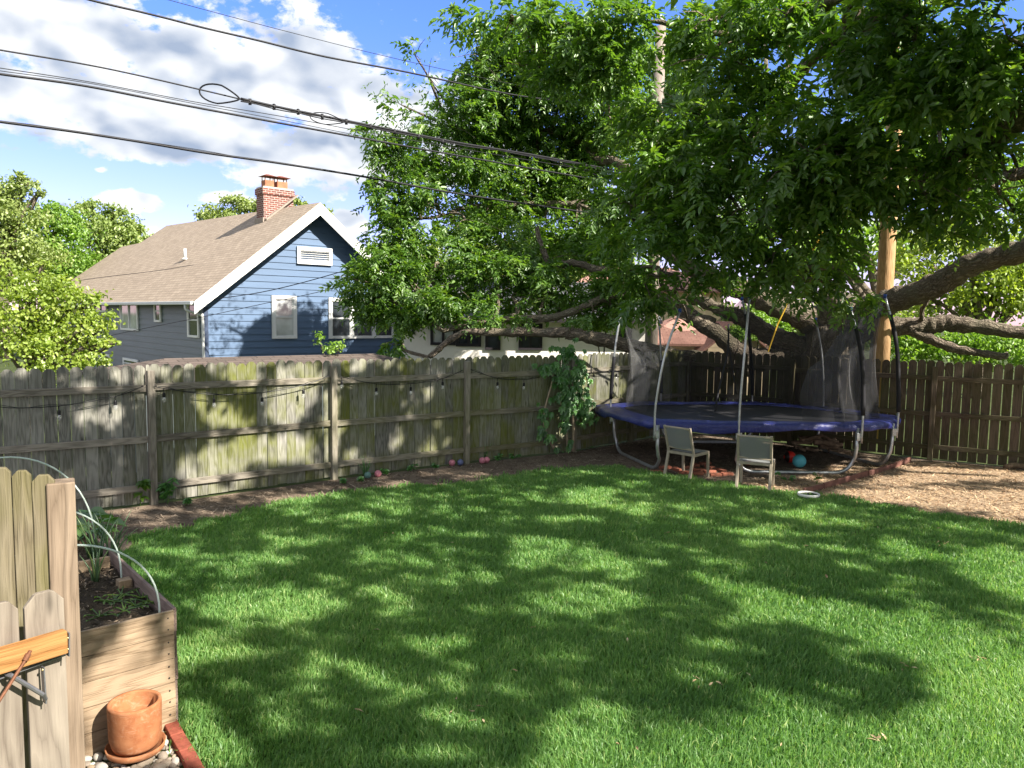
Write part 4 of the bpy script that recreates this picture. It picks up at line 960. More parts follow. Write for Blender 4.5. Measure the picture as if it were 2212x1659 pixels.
# windows
def win(q, face, name='window', mull=0, rail=True, pane=None, tw=.09, label=None):
    # q: two photo corners on the wall
    (u0, v0), (u1, v1) = q
    if face == 'g':
        a, b = wallpt(u0, v0), wallpt(u1, v1); X, Nn, o = Vector((1, 0, 0)), Vector((0, -1, 0)), Vector((min(a.x, b.x), -.03, min(a.z, b.z))); W = abs(b.x - a.x); Hh = abs(b.z - a.z)
    else:
        a, b = sidept(u0, v0), sidept(u1, v1); X, Nn, o = Vector((0, 1, 0)), Vector((-1, 0, 0)), Vector((-.03, min(a.y, b.y), min(a.z, b.z))); W = abs(b.y - a.y); Hh = abs(b.z - a.z)
    r = MB(); Z = Vector((0, 0, 1))
    def bar(x0, z0, x1, z1, d0, d1, mb_):
        V = [o + X * x + Z * z_ + Nn * d for d in (d0, d1) for (x, z_) in ((x0, z0), (x1, z0), (x1, z1), (x0, z1))]
        mb_.add(V, [(0, 1, 2, 3), (7, 6, 5, 4), (0, 4, 5, 1), (1, 5, 6, 2), (2, 6, 7, 3), (3, 7, 4, 0)])
    bar(0, 0, tw, Hh, 0, .05, r); bar(W - tw, 0, W, Hh, 0, .05, r); bar(tw, Hh - tw, W - tw, Hh, 0, .055, r); bar(tw, 0, W - tw, tw * .8, 0, .065, r)
    xs = [tw] + [W * (k + 1) / (mull + 1) for k in range(mull)] + [W - tw]
    for k in range(mull): bar(xs[k + 1] - tw * .45, tw * .8, xs[k + 1] + tw * .45, Hh - tw, 0, .05, r)
    wo = r.build(name, M_white2, hs, bevel=.004)
    for k in range(mull + 1):
        x0 = xs[k] + (tw * .45 if k else 0); x1 = xs[k + 1] - (tw * .45 if k < mull else 0)
        mb = MB(); bar(x0, tw * .8, x1, Hh - tw, .0, .012, mb); mb.build('pane', pane or M_pane, wo)
        if rail:
            mb = MB(); bar(x0, Hh * .5 - .025, x1, Hh * .5 + .025, .012, .035, mb); bar(x0, tw * .8, x0 + .035, Hh - tw, .012, .03, mb); bar(x1 - .035, tw * .8, x1, Hh - tw, .012, .03, mb); mb.build('sash', M_gut, wo)
    return wo
win(((585, 638), (640, 731)), 'g', pane=M_curt, tw=.12)
win(((708, 643), (852, 730)), 'g', mull=2, tw=.12)
win(((262, 644), (302, 715)), 's', mull=1, rail=False, pane=M_curt)
win(((336, 648), (351.5, 696)), 's'); win(((408, 653), (434, 730)), 's'); win(((205, 640), (234, 674)), 's', mull=1, rail=False); win(((217, 762), (241, 800)), 's', mull=1); win(((269, 772), (302, 800)), 's')
a, b = wallpt(639.5, 532), wallpt(715, 574); W = b.x - a.x; zt, zb_ = max(a.z, b.z), min(a.z, b.z)
mb = MB()
for (x0, x1, z0, z1) in ((a.x, b.x, zt - .12, zt), (a.x, b.x, zb_, zb_ + .12), (a.x, a.x + .12, zb_ + .12, zt - .12), (b.x - .12, b.x, zb_ + .12, zt - .12)): mb.box(((x0 + x1) / 2, -.065, (z0 + z1) / 2), (x1 - x0, .07, z1 - z0))
gv = mb.build('gable_vent', M_white2, hs)
mb = MB(); kz = zb_ + .14
while kz < zt - .14:
    mb.beam((a.x + .12, -.055, kz), (b.x - .12, -.055, kz), .05, .012, up=(0, .6, .8)); kz += .07
mb.build('louvre', M_white2, gv)
mb = MB(); p = roofpt(400, 561); mb.tube([p, p + Vector((0, 0, .42))], .055, 10); mb.lathe([(.0, .02), (.14, .0), (.15, .01), (.06, .08)], p, 12); mb.build('vent_pipe', M_gut, rf, True)
# chimney
cp = roofpt(570, 478); cw, cd = 1.15, .62
ctop = hl_(onplane(571, 405, H0 + HWv * cp.y, HWv)).z
mb = MB()
def cbox(x0, y0, z0, x1, y1, z1):
    for (o_, X, W_) in ((Vector((x0, y0, 0)), Vector((1, 0, 0)), x1 - x0), (Vector((x1, y0, 0)), Vector((0, 1, 0)), y1 - y0), (Vector((x1, y1, 0)), Vector((-1, 0, 0)), x1 - x0), (Vector((x0, y1, 0)), Vector((0, -1, 0)), y1 - y0)):
        mb.add([o_ + Vector((0, 0, z0)), o_ + X * W_ + Vector((0, 0, z0)), o_ + X * W_ + Vector((0, 0, z1)), o_ + Vector((0, 0, z1))], [(0, 1, 2, 3)], .5, [(0, z0, 0), (W_, z0, 0), (W_, z1, 0), (0, z1, 0)])
    mb.add([(x0, y0, z1), (x1, y0, z1), (x1, y1, z1), (x0, y1, z1)], [(0, 1, 2, 3)], .5); mb.add([(x0, y0, z0), (x1, y0, z0), (x1, y1, z0), (x0, y1, z0)], [(3, 2, 1, 0)], .5)
cbox(cp.x, cp.y, cp.z - .5, cp.x + cw, cp.y + cd, ctop - .22); cbox(cp.x - .04, cp.y - .04, ctop - .22, cp.x + cw + .04, cp.y + cd + .04, ctop)
ch = mb.build('chimney', M_chim, rf)
M_mort = plain('mortar_cap', (.48, .44, .40), .9); M_flue = plain('clay_flue', (.36, .15, .085), .8, 0, .3, 6); M_rustcap = plain('rusty_cap', (.22, .075, .05), .7, .3, .3, 8)
mb = MB(); mb.box((cp.x + cw / 2, cp.y + cd / 2, ctop + .03), (cw, cd, .055)); mb.build('crown', M_mort, ch)
# flashing saddle along the slope
mb = MB(); mb.beam((cp.x + .02, cp.y - .05, cp.z + .05), (cp.x + cw + .1, cp.y - .05, cp.z + .05 + slope * (cw + .08)), .05, .30, up=(0, 1, 0)); mb.box((cp.x - .03, cp.y + cd / 2, cp.z + .02), (.05, cd + .1, .22)); mb.build('flashing', plain('mortar_flashing', (.30, .25, .21), .9), ch)
for k, (fx, s) in enumerate(((.30, .19), (.80, .22))):
    mb = MB(); mb.box((cp.x + fx, cp.y + cd / 2, ctop + .18), (s * 2 * .9, .34, .26)); fl = mb.build('flue', M_flue, ch, bevel=.01)
    mb = MB(); zz = ctop + .31
    for (sx_, sy) in ((-1, -1), (1, -1), (1, 1), (-1, 1)): mb.box((cp.x + fx + sx_ * s * .8, cp.y + cd / 2 + sy * .13, zz + .07), (.025, .025, .14))
    hx = s * 1.35; zz += .14; c_ = Vector((cp.x + fx, cp.y + cd / 2, zz))
    mb.add([c_ + Vector(q_) for q_ in ((-hx, -.27, 0), (hx, -.27, 0), (hx, .27, 0), (-hx, .27, 0), (-.05, -.02, .09), (.05, -.02, .09), (.05, .02, .09), (-.05, .02, .09))], [(0, 1, 5, 4), (1, 2, 6, 5), (2, 3, 7, 6), (3, 0, 4, 7), (4, 5, 6, 7), (3, 2, 1, 0)])
    mb.build('flue_cap', M_rustcap, fl)
# ---- white stucco house behind the tree
M_stucco = plain('cream_stucco', (.80, .76, .71), .9, 0, .06, 2); M_darktrim = plain('dark_window_trim', (.025, .022, .026), .5)
wh = thing('white_house', 'low cream stucco house with dark framed windows and grey roof behind the tree limb', 'house', (0, 25, 0))
def W3(u, v, Y=25.0): p = atY(u, v, Y); return Vector((p.x, p.y - 25, p.z))
xl, xr, ze = W3(866, 750).x, W3(1395, 750).x, W3(1000, 686).z
mb = MB(); mb.box(((xl + xr) / 2, 3.5, ze / 2), (xr - xl, 7, ze)); mb.build('wall', M_stucco, wh)
def slab(poly, mat, name, par, t=.08):
    mb = MB(); k = len(poly); poly = [Vector(p) for p in poly]; d = Vector((0, 0, -t)); o_ = poly[0]; ex_ = (poly[1] - poly[0]).normalized()
    g = [((p - o_).dot(ex_), ((p - o_) - ex_ * (p - o_).dot(ex_)).length, 0) for p in poly]
    mb.add(poly + [p + d for p in poly], [tuple(range(k)), tuple(range(k, 2 * k))[::-1]] + [(i, k + i, k + (i + 1) % k, (i + 1) % k) for i in range(k)], .5, g * 2); return mb.build(name, mat, par)
slab([(xl - .4, -.55, ze), (xr + .4, -.55, ze), (xr + .4, 3.6, ze + 1.35), (xl - .4, 3.6, ze + 1.35)], M_roofd, 'roof', wh)
slab([(xr + .4, 7.6, ze), (xl - .4, 7.6, ze), (xl - .4, 3.6, ze + 1.35), (xr + .4, 3.6, ze + 1.35)], M_roofd, 'roof', wh)
gx0, gx1 = W3(868, 600).x, W3(1010, 600).x; gz = W3(925, 588, 27.5).z
slab([(gx0 - .3, -.6, ze + .03), (gx1, -.6, ze + .03), (gx1, 3.0, gz), (gx0 - .3, 3.0, gz)], M_roofg, 'gable_roof', wh)
mb = MB(); mb.add([(gx1 - .02, -.5, ze), (gx1 - .02, 3.0, ze), (gx1 - .02, 3.0, gz - .02)], [(0, 1, 2)]); mb.add([(gx0 - .2, -.5, ze), (gx0 - .2, 3.0, ze), (gx0 - .2, 3.0, gz - .02)], [(0, 2, 1)]); mb.build('gable_wall', M_stucco, wh)
mb = MB(); mb.beam((xl - .4, -.6, ze - .05), (xr + .4, -.6, ze - .05), .1, .12); mb.build('gutter', M_darktrim, wh)
for (u0, v0, u1, v1, mu) in ((930, 690, 985, 745, 1), (985, 688, 1040, 748, 1), (1048, 690, 1082, 756, 0), (1120, 700, 1172, 756, 1), (868, 695, 896, 722, 0), (1330, 705, 1365, 752, 0)):
    a, b = W3(u0, v1), W3(u1, v0); t = .09; mb = MB()
    for (x0, x1, z0, z1) in ((a.x, b.x, a.z, a.z + t), (a.x, b.x, b.z - t, b.z), (a.x, a.x + t, a.z + t, b.z - t), (b.x - t, b.x, a.z + t, b.z - t)) + (((a.x + b.x) / 2 - .04, (a.x + b.x) / 2 + .04, a.z + t, b.z - t),) * mu:
        mb.box(((x0 + x1) / 2, -.03, (z0 + z1) / 2), (x1 - x0, .08, z1 - z0))
    wo = mb.build('window', M_darktrim, wh); mb = MB(); mb.box(((a.x + b.x) / 2, -.005, (a.z + b.z) / 2), (b.x - a.x - .1, .03, b.z - a.z - .1)); mb.build('pane', M_curt if u0 in (930, 868) else M_pane, wo)
# ---- rose roofed house beyond the corner
rh = thing('rose_roof_house', 'beige house with a rosy hipped roof beyond the fence corner', 'house', (0, 27, 0))
def R3(u, v, Y=27.0): p = atY(u, v, Y); return Vector((p.x, p.y - 27, p.z))
M_beige = plain('beige_wall', (.50, .40, .27), .85, 0, .08, 2)
x0, x1, ze2 = R3(1400, 740).x, R3(1625, 740).x, R3(1500, 742).z; rt = R3(1490, 682, 29.5)
mb = MB(); mb.box(((x0 + x1) / 2, 3, ze2 / 2), (x1 - x0, 6, ze2)); mb.build('wall', M_beige, rh)
slab([(x0 - .4, -.5, ze2), (x1 + .4, -.5, ze2), (x1 - 2, 2.6, rt.z), (x0 + 1.6, 2.6, rt.z)], M_roofr, 'roof', rh)
slab([(x1 + .4, -.5, ze2), (x1 + .4, 6.5, ze2), (x1 - 2, 2.6, rt.z)], M_roofr, 'roof', rh); slab([(x0 - .4, 6.5, ze2), (x0 - .4, -.5, ze2), (x0 + 1.6, 2.6, rt.z)], M_roofr, 'roof', rh); slab([(x1 + .4, 6.5, ze2), (x0 - .4, 6.5, ze2), (x0 + 1.6, 2.6, rt.z), (x1 - 2, 2.6, rt.z)], M_roofr, 'roof', rh)
pg0, pg1 = R3(1530, 742, 26).x, R3(1650, 742, 26).x; pz_ = R3(1590, 700, 26).z; pm = (pg0 + pg1) / 2
mb = MB(); mb.add([(pg0, -1, ze2 - .1), (pg1, -1, ze2 - .1), (pm, -1, pz_)], [(0, 1, 2)]); mb.box((pm, -.5, ze2 / 2 - .06), (pg1 - pg0, 1, ze2 - .1)); mb.build('gable_wall', M_beige, rh)
slab([(pg0 - .25, -1.25, ze2 - .2), (pm, -1.25, pz_ + .08), (pm, 2, pz_ + .08), (pg0 - .25, 2, ze2 - .2)], M_roofr, 'gable_roof', rh); slab([(pm, -1.25, pz_ + .08), (pg1 + .25, -1.25, ze2 - .2), (pg1 + .25, 2, ze2 - .2), (pm, 2, pz_ + .08)], M_roofr, 'gable_roof', rh)
# ---- taller rose roof further back
r2 = thing('rose_roof_house', 'taller house whose faded rose roof shows through the tree crown', 'house', (0, 40, 0))
def R4(u, v, Y=40.0): p = atY(u, v, Y); return Vector((p.x, p.y - 40, p.z))
x0, x1, ze3 = R4(1235, 632).x, R4(1560, 632).x, R4(1400, 628).z; rt = R4(1300, 575, 43)
mb = MB(); mb.box(((x0 + x1) / 2, 4, ze3 / 2), (x1 - x0, 8, ze3)); mb.build('wall', M_beige, r2)
slab([(x0 - .5, -.5, ze3), (x1 + .5, -.5, ze3), (x1 - 2, 3.5, rt.z), (x0 + 2, 3.5, rt.z)], M_roofr, 'roof', r2); slab([(x0 - .5, 8, ze3), (x0 - .5, -.5, ze3), (x0 + 2, 3.5, rt.z)], M_roofr, 'roof', r2); slab([(x1 + .5, -.5, ze3), (x1 + .5, 8, ze3), (x1 - 2, 3.5, rt.z)], M_roofr, 'roof', r2)
# ---- shed roof just over the fence
sh = thing('garden_shed', 'low shed whose brown shingled roof just tops the weathered fence', 'shed', (0, 0, 0))
sa, sb_ = Vector((-5.62, 11.4, 0)), Vector((-1.35, 15.0, 0)); sx_ = (sb_ - sa).normalized(); sn = Vector((-sx_.y, sx_.x, 0)); SW = (sb_ - sa).length
M_roofp = shingle_mat('plum_shingle', (.085, .070, .062), (.14, .11, .095))
zE, zR = 1.50, 1.77
Q = lambda s, w, z: sa + sx_ * s + sn * w + Vector((0, 0, z))
slab([Q(-.2, -.1, zE), Q(SW + .2, -.1, zE), Q(SW - .8, 1.3, zR), Q(.8, 1.3, zR)], M_roofp, 'roof', sh, .05); slab([Q(SW + .2, 2.7, zE), Q(-.2, 2.7, zE), Q(.8, 1.3, zR), Q(SW - .8, 1.3, zR)], M_roofp, 'roof', sh, .05)
slab([Q(-.2, 2.7, zE), Q(-.2, -.1, zE), Q(.8, 1.3, zR)], M_roofp, 'roof', sh, .05); slab([Q(SW + .2, -.1, zE), Q(SW + .2, 2.7, zE), Q(SW - .8, 1.3, zR)], M_roofp, 'roof', sh, .05)
mb = MB(); c_ = Q(SW / 2, 1.3, zE / 2 - .02); mb.box(c_, (SW - .3, 2.4, zE - .06), Matrix((sx_, sn, UPZ)).transposed()); mb.build('wall', M_bluegrey, sh)
# ------------------------------------------------------------------ utility poles and wires
W_pole = wood('pole_wood', (.17, .14, .12), (.34, .29, .25), .5, knots=False); W_pole2 = wood('pole_wood_tan', (.42, .24, .11), (.66, .44, .24), .5, knots=False)
def pole(base, z, r0, r1, mat, label):
    p = thing('utility_pole', label, 'utility pole', base); mb = MB(); mb.tube([(0, 0, 0), (0, 0, z * .5), (0, 0, z)], [r0, (r0 + r1) / 2, r1], 14); mb.build('shaft', mat, p, True); return p
pb0 = atY(1427, 60, 22); pz0 = atY(1427, 58, 22).z
p1 = pole((pb0.x, 22, 0), pz0, .19, .145, W_pole, 'weathered grey utility pole with an insulator on top rising through the tree leaves')
mb = MB(); mb.lathe([(0, 0), (.03, 0), (.03, .12), (.09, .14), (.10, .22), (.06, .30), (0, .31)], (0, 0, pz0), 12); mb.build('insulator', plain('porcelain', (.62, .62, .64), .3), p1, True)
d_ = Vector((.9, -.3, -.35)).normalized(); mb = MB()
for k in range(5): mb.lathe([(0, 0), (.075, .0), (.075, .03), (.03, .05), (0, .05)], (0.16 + .09 * k, -.05 * k, -.55 - .05 * k + pz0), 10)
mb.build('insulator', plain('porcelain_grey', (.45, .45, .5), .3), p1, True)
pb2 = atZ(1903, 775, 1.8); pb2 = atY(1903, 775, 16.2)
p2 = pole((pb2.x, 16.2, 0), 8.2, .175, .15, W_pole2, 'fresh tan wooden utility pole behind the trampoline and fence')
M_wire = plain('wire_black', (.012, .012, .016), .55)
def alleyY(u):            # where a wire over the alley stands at that image column
    k = (u - CU) / F; t = (pb0.x - 22 * k) / (.77 - .64 * k); return 22 - .64 * t
def wire(pts, r, label, group='overhead wires', extra=None, name='power_line', Yf=alleyY):
    P_ = bez([atY(u, v, Yf(u)) for u, v in pts], 8); mb = MB(); mb.tube(P_, r, 6)
    if extra: extra(mb)
    return tag(mb.build(name, M_wire, None, True), label, 'wire', group)
wire([(330, -10), (365, 0), (620, 68), (870, 130), (1150, 190), (1410, 236)], .006, 'thinnest wire crossing highest in the blue sky')
wire([(1300, -62), (1380, 2), (1427, 38), (1480, 78), (1560, 150)], .008, 'short wire tied to the insulator on top of the grey pole', Yf=lambda u: 22.0)
wire([(150, -16), (195, 0), (330, 32), (440, 60), (560, 88), (700, 122), (880, 156), (1105, 204), (1250, 222), (1410, 240)], .018, 'thick twisted wire crossing the sky above the splice')
wire([(-60, 97), (0, 108), (220, 146), (430, 193), (560, 224)], .013, 'single cable coming in from the left to the looped splice')
def bund(mb):
    for k in range(3):
        P_ = bez([atY(u, v + 3 * math.sin(u * .02 + k * 2), alleyY(u)) for u, v in ((520, 216), (610, 236), (700, 254), (850, 284), (1000, 312), (1160, 338), (1320, 368), (1412, 384))], 10); mb.tube(P_, .012, 5)
    for u in range(540, 1000, 52):
        v = 220 + (u - 540) * .207; q = atY(u, v, alleyY(u)); mb.box(q, (.05, .03, .11))
    for k in range(2): mb.tube(bez([atY(u, v, alleyY(u)) for u, v in ((1180, 343), (1240, 362), (1300, 382), (1345, 396))], 5), .012, 5)
wire([(520, 213), (610, 233), (700, 251), (850, 281), (1000, 310), (1160, 336), (1320, 366), (1412, 383)], .022, 'heavy bundled cable with clamps sagging across the tree', extra=bund)
def loop(c, ru, rv, ang, label, r):
    Y = alleyY(c[0]); pts = []
    for k in range(29):
        t = 2 * math.pi * k / 28; x = ru * math.cos(t); y = rv * math.sin(t) * (1 - .55 * math.cos(t) * (1 if math.cos(t) > 0 else .2)); pts.append(atY(c[0] + x * math.cos(ang) - y * math.sin(ang), c[1] + x * math.sin(ang) + y * math.cos(ang), Y))
    mb = MB(); mb.tube(pts, r, 6); tag(mb.build('cable_loop', M_wire, None, True), label, 'cable loop', 'slack loops on the bundled cable')
loop((474, 204), 44, 20, .22, 'larger teardrop loop of slack cable on the splice', .015)
loop((706, 257), 37, 12, .18, 'smaller flat loop of slack cable further along the bundle', .010)
wire([(-60, 149), (0, 160), (180, 185), (370, 222), (600, 265), (780, 298), (1000, 338), (1300, 390), (1412, 406)], .019, 'thick cable below the looped bundle')
wire([(-60, 139), (0, 147), (200, 178), (420, 220), (600, 250), (800, 287), (1000, 322), (1300, 372)], .007, 'thin wire just above the thick middle cable')
wire([(-60, 143), (0, 153), (200, 181), (420, 224), (600, 258), (760, 290)], .006, 'thin wire twinned with the thick middle cable')
wire([(-60, 254), (0, 263), (150, 283), (300, 306), (450, 331), (600, 352), (800, 384), (1000, 420), (1290, 462), (1412, 480)], .021, 'thickest lowest cable crossing in front of the chimney')
wire([(-60, 257), (60, 268), (220, 292), (420, 322), (520, 340)], .006, 'thin wire hugging the lowest thick cable')
drop = lambda u: 23.2 - (u - 440) * .004 if u > 440 else 23.2 - (440 - u) * .006
wire([(462, 646), (560, 632), (670, 606), (800, 566), (900, 520), (1000, 470), (1130, 420)], .012, 'service drop from the house corner up into the tree', None, None, 'service_line', drop)
wire([(-40, 800), (0, 785), (140, 748), (280, 716), (440, 684), (560, 658), (700, 628), (860, 585), (1000, 540)], .008, 'low thin service line across the blue house', None, None, 'service_line', lambda u: 21.0)
wire([(-40, 642), (0, 636), (170, 606), (330, 586), (420, 572)], .007, 'thin service line over the brown roof edge', None, None, 'service_line', lambda u: 21.5)
# ------------------------------------------------------------------ trees
m, n, out = material('tree_bark'); g = attr(n, 'gc', True); p_ = n.new('ShaderNodeNewGeometry').outputs['Position']
vo = n.new('ShaderNodeTexVoronoi', feature='DISTANCE_TO_EDGE'); wpn = n.new('ShaderNodeTexNoise'); n.put(wpn.inputs['Vector'], p_); wpn.inputs['Scale'].default_value = 5; wpn.inputs['Detail'].default_value = 5; n.put(vo.inputs['Vector'], n.vmath('ADD', n.scale(g, (3.2, 20, 20)), n.scale(wpn.outputs['Color'], (3.5, 3.5, 3.5)))); vo.inputs['Scale'].default_value = 1
f = n.noise(p_, 14, 6, .7); f2 = n.noise(p_, 1.3, 4, .6)
hgt = n.math('ADD', n.math('MULTIPLY', n.rng(vo.outputs[0], 0, .3), .55), n.math('MULTIPLY', f, 1.0))
c = n.mix(n.rng(hgt, .3, 1.3), (.066, .053, .041), (.33, .275, .215)); c = n.mix(n.rng(f2, .45, .65, 0, .45, True), c, (.20, .19, .13))
principled(n, out, c, .95, 0, bump(n, hgt, 1.0, .04), .08); M_bk = m
M_leaf = foliage('tree_leaf', (.048, .120, .020), (.112, .22, .036), (.22, .33, .066), .46, .05, (1.7, 1.7, .5))
M_lime = foliage('lime_leaf', (.16, .23, .035), (.28, .38, .06), (.46, .52, .14), .45, .04, (1.5, 1.5, .5))
M_pale = foliage('pale_leaf', (.15, .20, .06), (.25, .32, .09), (.37, .42, .17), .35, .04)
M_mid = foliage('mid_leaf', (.10, .19, .025), (.19, .32, .045), (.30, .43, .08), .38, .04)
M_olive = foliage('olive_leaf', (.15, .21, .06), (.26, .34, .10), (.37, .43, .17), .35, .04)
# where the photo's sunlight reaches the ground and the fence - leaves shading these are cut from the crown
zz6 = lambda pts: [(288 + .4427 * x, 979.2 + .4427 * y) for x, y in pts]
zz7 = lambda pts: [(1209.6 + .4531 * x, 979.2 + .4531 * y) for x, y in pts]
LITP = [
    zz7([(640, 585), (850, 640), (1290, 725), (1500, 760), (1850, 840), (2212, 880), (2800, 980), (2800, 1900), (-400, 1900), (-250, 1560), (-30, 1240), (60, 1215), (170, 1250), (400, 1385), (850, 1300), (860, 1190), (1180, 1315), (1500, 1290), (1700, 1190), (1790, 1130), (1740, 1050), (1500, 970), (1290, 880), (1100, 830), (860, 790), (740, 700)]),
    zz6([(300, 820), (350, 730), (480, 690), (620, 665), (760, 675), (880, 690), (890, 790), (760, 830), (620, 800), (500, 870), (420, 840)]),
    zz6([(150, 930), (260, 900), (390, 950), (420, 1040), (300, 1060), (160, 1010)]), zz6([(470, 990), (560, 950), (600, 1010), (540, 1060)]),
    zz6([(200, 1240), (330, 1230), (400, 1330), (440, 1535), (300, 1700), (200, 1500)]), zz6([(660, 1180), (740, 1150), (770, 1260), (700, 1320)]),
    zz6([(800, 1030), (880, 1000), (930, 1060), (860, 1100)]), zz6([(1330, 950), (1480, 960), (1520, 1000), (1400, 1030)]), zz6([(1540, 1030), (1640, 1030), (1670, 1090), (1580, 1110)]),
    zz6([(1640, 600), (1800, 600), (1830, 640), (1700, 660)]), zz6([(1780, 500), (1900, 470), (2010, 500), (2020, 580), (1880, 590)]), zz6([(1800, 430), (2040, 425), (2080, 460), (1880, 480)]), zz6([(2010, 690), (2212, 640), (2230, 760), (2060, 750)]),
    zz6([(960, 320), (1090, 290), (1180, 320), (1120, 350)]), zz6([(1200, 280), (1330, 270), (1340, 310), (1220, 310)]), zz6([(700, 300), (820, 280), (860, 310), (760, 330)]),
    zz7([(0, 200), (100, 160), (220, 190), (250, 240), (100, 260), (0, 260)]), zz7([(230, 260), (380, 240), (430, 290), (300, 310)]), zz7([(520, 250), (620, 250), (620, 285), (540, 290)]), zz7([(960, 300), (1200, 270), (1260, 310), (1060, 330)]),
    zz7([(880, 370), (1030, 355), (1060, 400), (920, 410)]), zz7([(0, 430), (150, 500), (300, 520), (290, 570), (120, 540), (0, 490)]), zz7([(60, 640), (220, 640), (290, 740), (180, 780), (40, 700)]),
    zz7([(1860, 480), (2030, 470), (2212, 540), (2700, 560), (2700, 740), (2212, 720), (2000, 640), (1850, 600)]), zz7([(1500, 430), (1640, 420), (1760, 500), (1640, 530), (1520, 470)]),
    zz7([(1350, 196), (1700, 190), (2212, 215), (2700, 240), (2700, 300), (2212, 270), (1800, 240), (1400, 222)]), zz7([(1500, 112), (1900, 104), (2212, 112), (2212, 128), (1850, 130), (1800, 146), (1450, 152)]), zz7([(1300, 178), (1500, 172), (2212, 185), (2800, 200), (2800, 330), (2212, 300), (1800, 260), (1400, 215)]), zz7([(1600, 62), (1780, 70), (2000, 84), (2212, 92), (2500, 100), (2500, 110), (2100, 106), (1850, 98), (1640, 92)]), zz7([(900, 160), (1100, 165), (1060, 185), (900, 180)]), zz7([(1260, 55), (1400, 65), (1420, 90), (1280, 80)]),
    [(560, 1078), (640, 1066), (700, 1068), (660, 1090), (590, 1096)], [(190, 1080), (260, 1070), (330, 1092), (280, 1110), (200, 1104)], [(820, 1048), (860, 1044), (880, 1056), (840, 1060)], [(330, 1100), (390, 1090), (400, 1110)],
]
def ell(cx, cy, rx, ry, k=12): return [(cx + rx * math.cos(6.283 * i / k), cy + ry * math.sin(6.283 * i / k)) for i in range(k)]
LITF = [ell(*z8(x, y), rx * .3385, ry * .3385) for x, y, rx, ry in ((640, 410, 175, 80), (780, 170, 70, 60), (560, 250, 90, 40), (1050, 150, 60, 40), (1300, 330, 50, 60), (1560, 150, 130, 60), (1420, 430, 120, 90), (1830, 380, 120, 120), (1960, 230, 90, 130), (1240, 760, 120, 90), (1420, 720, 180, 110), (1640, 640, 230, 100), (1900, 640, 140, 100), (1300, 900, 120, 50), (1560, 860, 90, 40), (700, 930, 80, 30), (2120, 520, 45, 300), (960, 250, 40, 90), (1800, 180, 100, 50))]
LITF += [ell(*z4(x, y), rx * .3125, ry * .3125) for x, y, rx, ry in ((540, 1380, 60, 75), (750, 1440, 60, 40), (910, 1390, 35, 40), (830, 1250, 35, 60), (770, 1050, 45, 60), (1200, 840, 50, 40), (280, 860, 40, 40), (110, 1100, 40, 200), (1890, 900, 120, 110), (1880, 1050, 140, 150), (1990, 1000, 150, 120), (230, 1480, 60, 60), (1660, 1350, 60, 120), (1900, 1280, 140, 25), (1680, 1200, 50, 90))]
YARD = np.array(FL + FR[1:] + [(12, 0), (-1.5, 0), (-9, 4)])
def in_any(px, polys):
    r = np.zeros(len(px), bool)
    for q in polys: r |= inpoly(px, q)
    return r
def lit_hit(P):
    G_ = P - SUN[None] * (P[:, 2:3] / SUN[2]); G_[:, 2] = 0
    y = inpoly(G_[:, :2], YARD); px = proj(G_)[:, :2]
    r = y & in_any(px, LITP)
    for i in range(len(FL) - 1):
        a, b = np.array(FL[i]), np.array(FL[i + 1]); d = b - a; L = np.linalg.norm(d); d = d / L; nn = np.array([-d[1], d[0]])
        t = ((P[:, :2] - a) @ nn) / (SUN[:2] @ nn); H = P - SUN[None] * t[:, None]
        s = (H[:, :2] - a) @ d; ok = (s > 0) & (s < L) & (H[:, 2] > 0) & (H[:, 2] < 1.85) & (t > 0)
        if ok.any(): r[ok] |= in_any(proj(H[ok])[:, :2], LITF)
    # the gable of the blue house, and the near gate, post and planter that stand in the sun
    t = ((P[:, :2] - H0n) @ HWn) / (SUN[:2] @ HWn); H = P - SUN[None] * t[:, None]; ok = (t > 0) & (H[:, 2] > .5) & (H[:, 2] < 6.5)
    if ok.any():
        s = (H[:, :2] - H0n) @ HUn; ok &= (s > 0) & (s < 7.2)
        if ok.any(): r[ok] |= inpoly(proj(H[ok])[:, :2], GLIT)
    for c, rad in SPOTS:
        w = P - c; k = (w @ SUN)[:, None]; r |= (np.linalg.norm(w - k * SUN[None], axis=1) < rad) & (k[:, 0] > 0)
    return r
H0n, HWn, HUn = np.array(H0)[:2], np.array(HWv)[:2], np.array(HU)[:2]
GLIT = [(432, 790), (432, 640), (690, 450), (780, 540), (740, 560), (722, 590), (700, 615), (672, 590), (640, 600), (620, 640), (606, 668), (560, 690), (535, 712), (515, 770), (505, 790)]
def npv(v): return np.array(tuple(v))
SPOTS = [(npv(atY(u, v, Y)), q) for u, v, Y, q in ((120, 1100, 2.72, .32), (125, 1350, 2.65, .32), (130, 1580, 2.6, .32), (20, 1100, 2.75, .35), (60, 1300, 2.55, .35), (20, 1450, 2.4, .35), (20, 1600, 2.4, .35), (100, 1500, 2.5, .3))]  # crown kept clear of leaves toward the sun at these points
SPOTS += [(npv(atY(u, v, Y)), q) for u, v, Y, q in ((1950, 650, 15.6, .45), (2000, 625, 15.2, .5), (2060, 590, 14.7, .5), (2120, 568, 14.2, .5), (2190, 545, 13.7, .5), (2010, 703, 15.9, .4), (2080, 703, 15.7, .4), (1880, 730, 13.0, .5), (1880, 820, 13.0, .5), (1365, 770, 14.8, .4), (1365, 830, 14.8, .4), (1900, 760, 16.2, .5))]
SPOTS += [(npv(onplane(u, v, c0, nin)), q) for u, v, q in ((300, 1390, .09), (245, 1480, .09), (340, 1480, .08), (300, 1560, .16), (360, 1420, .06))]
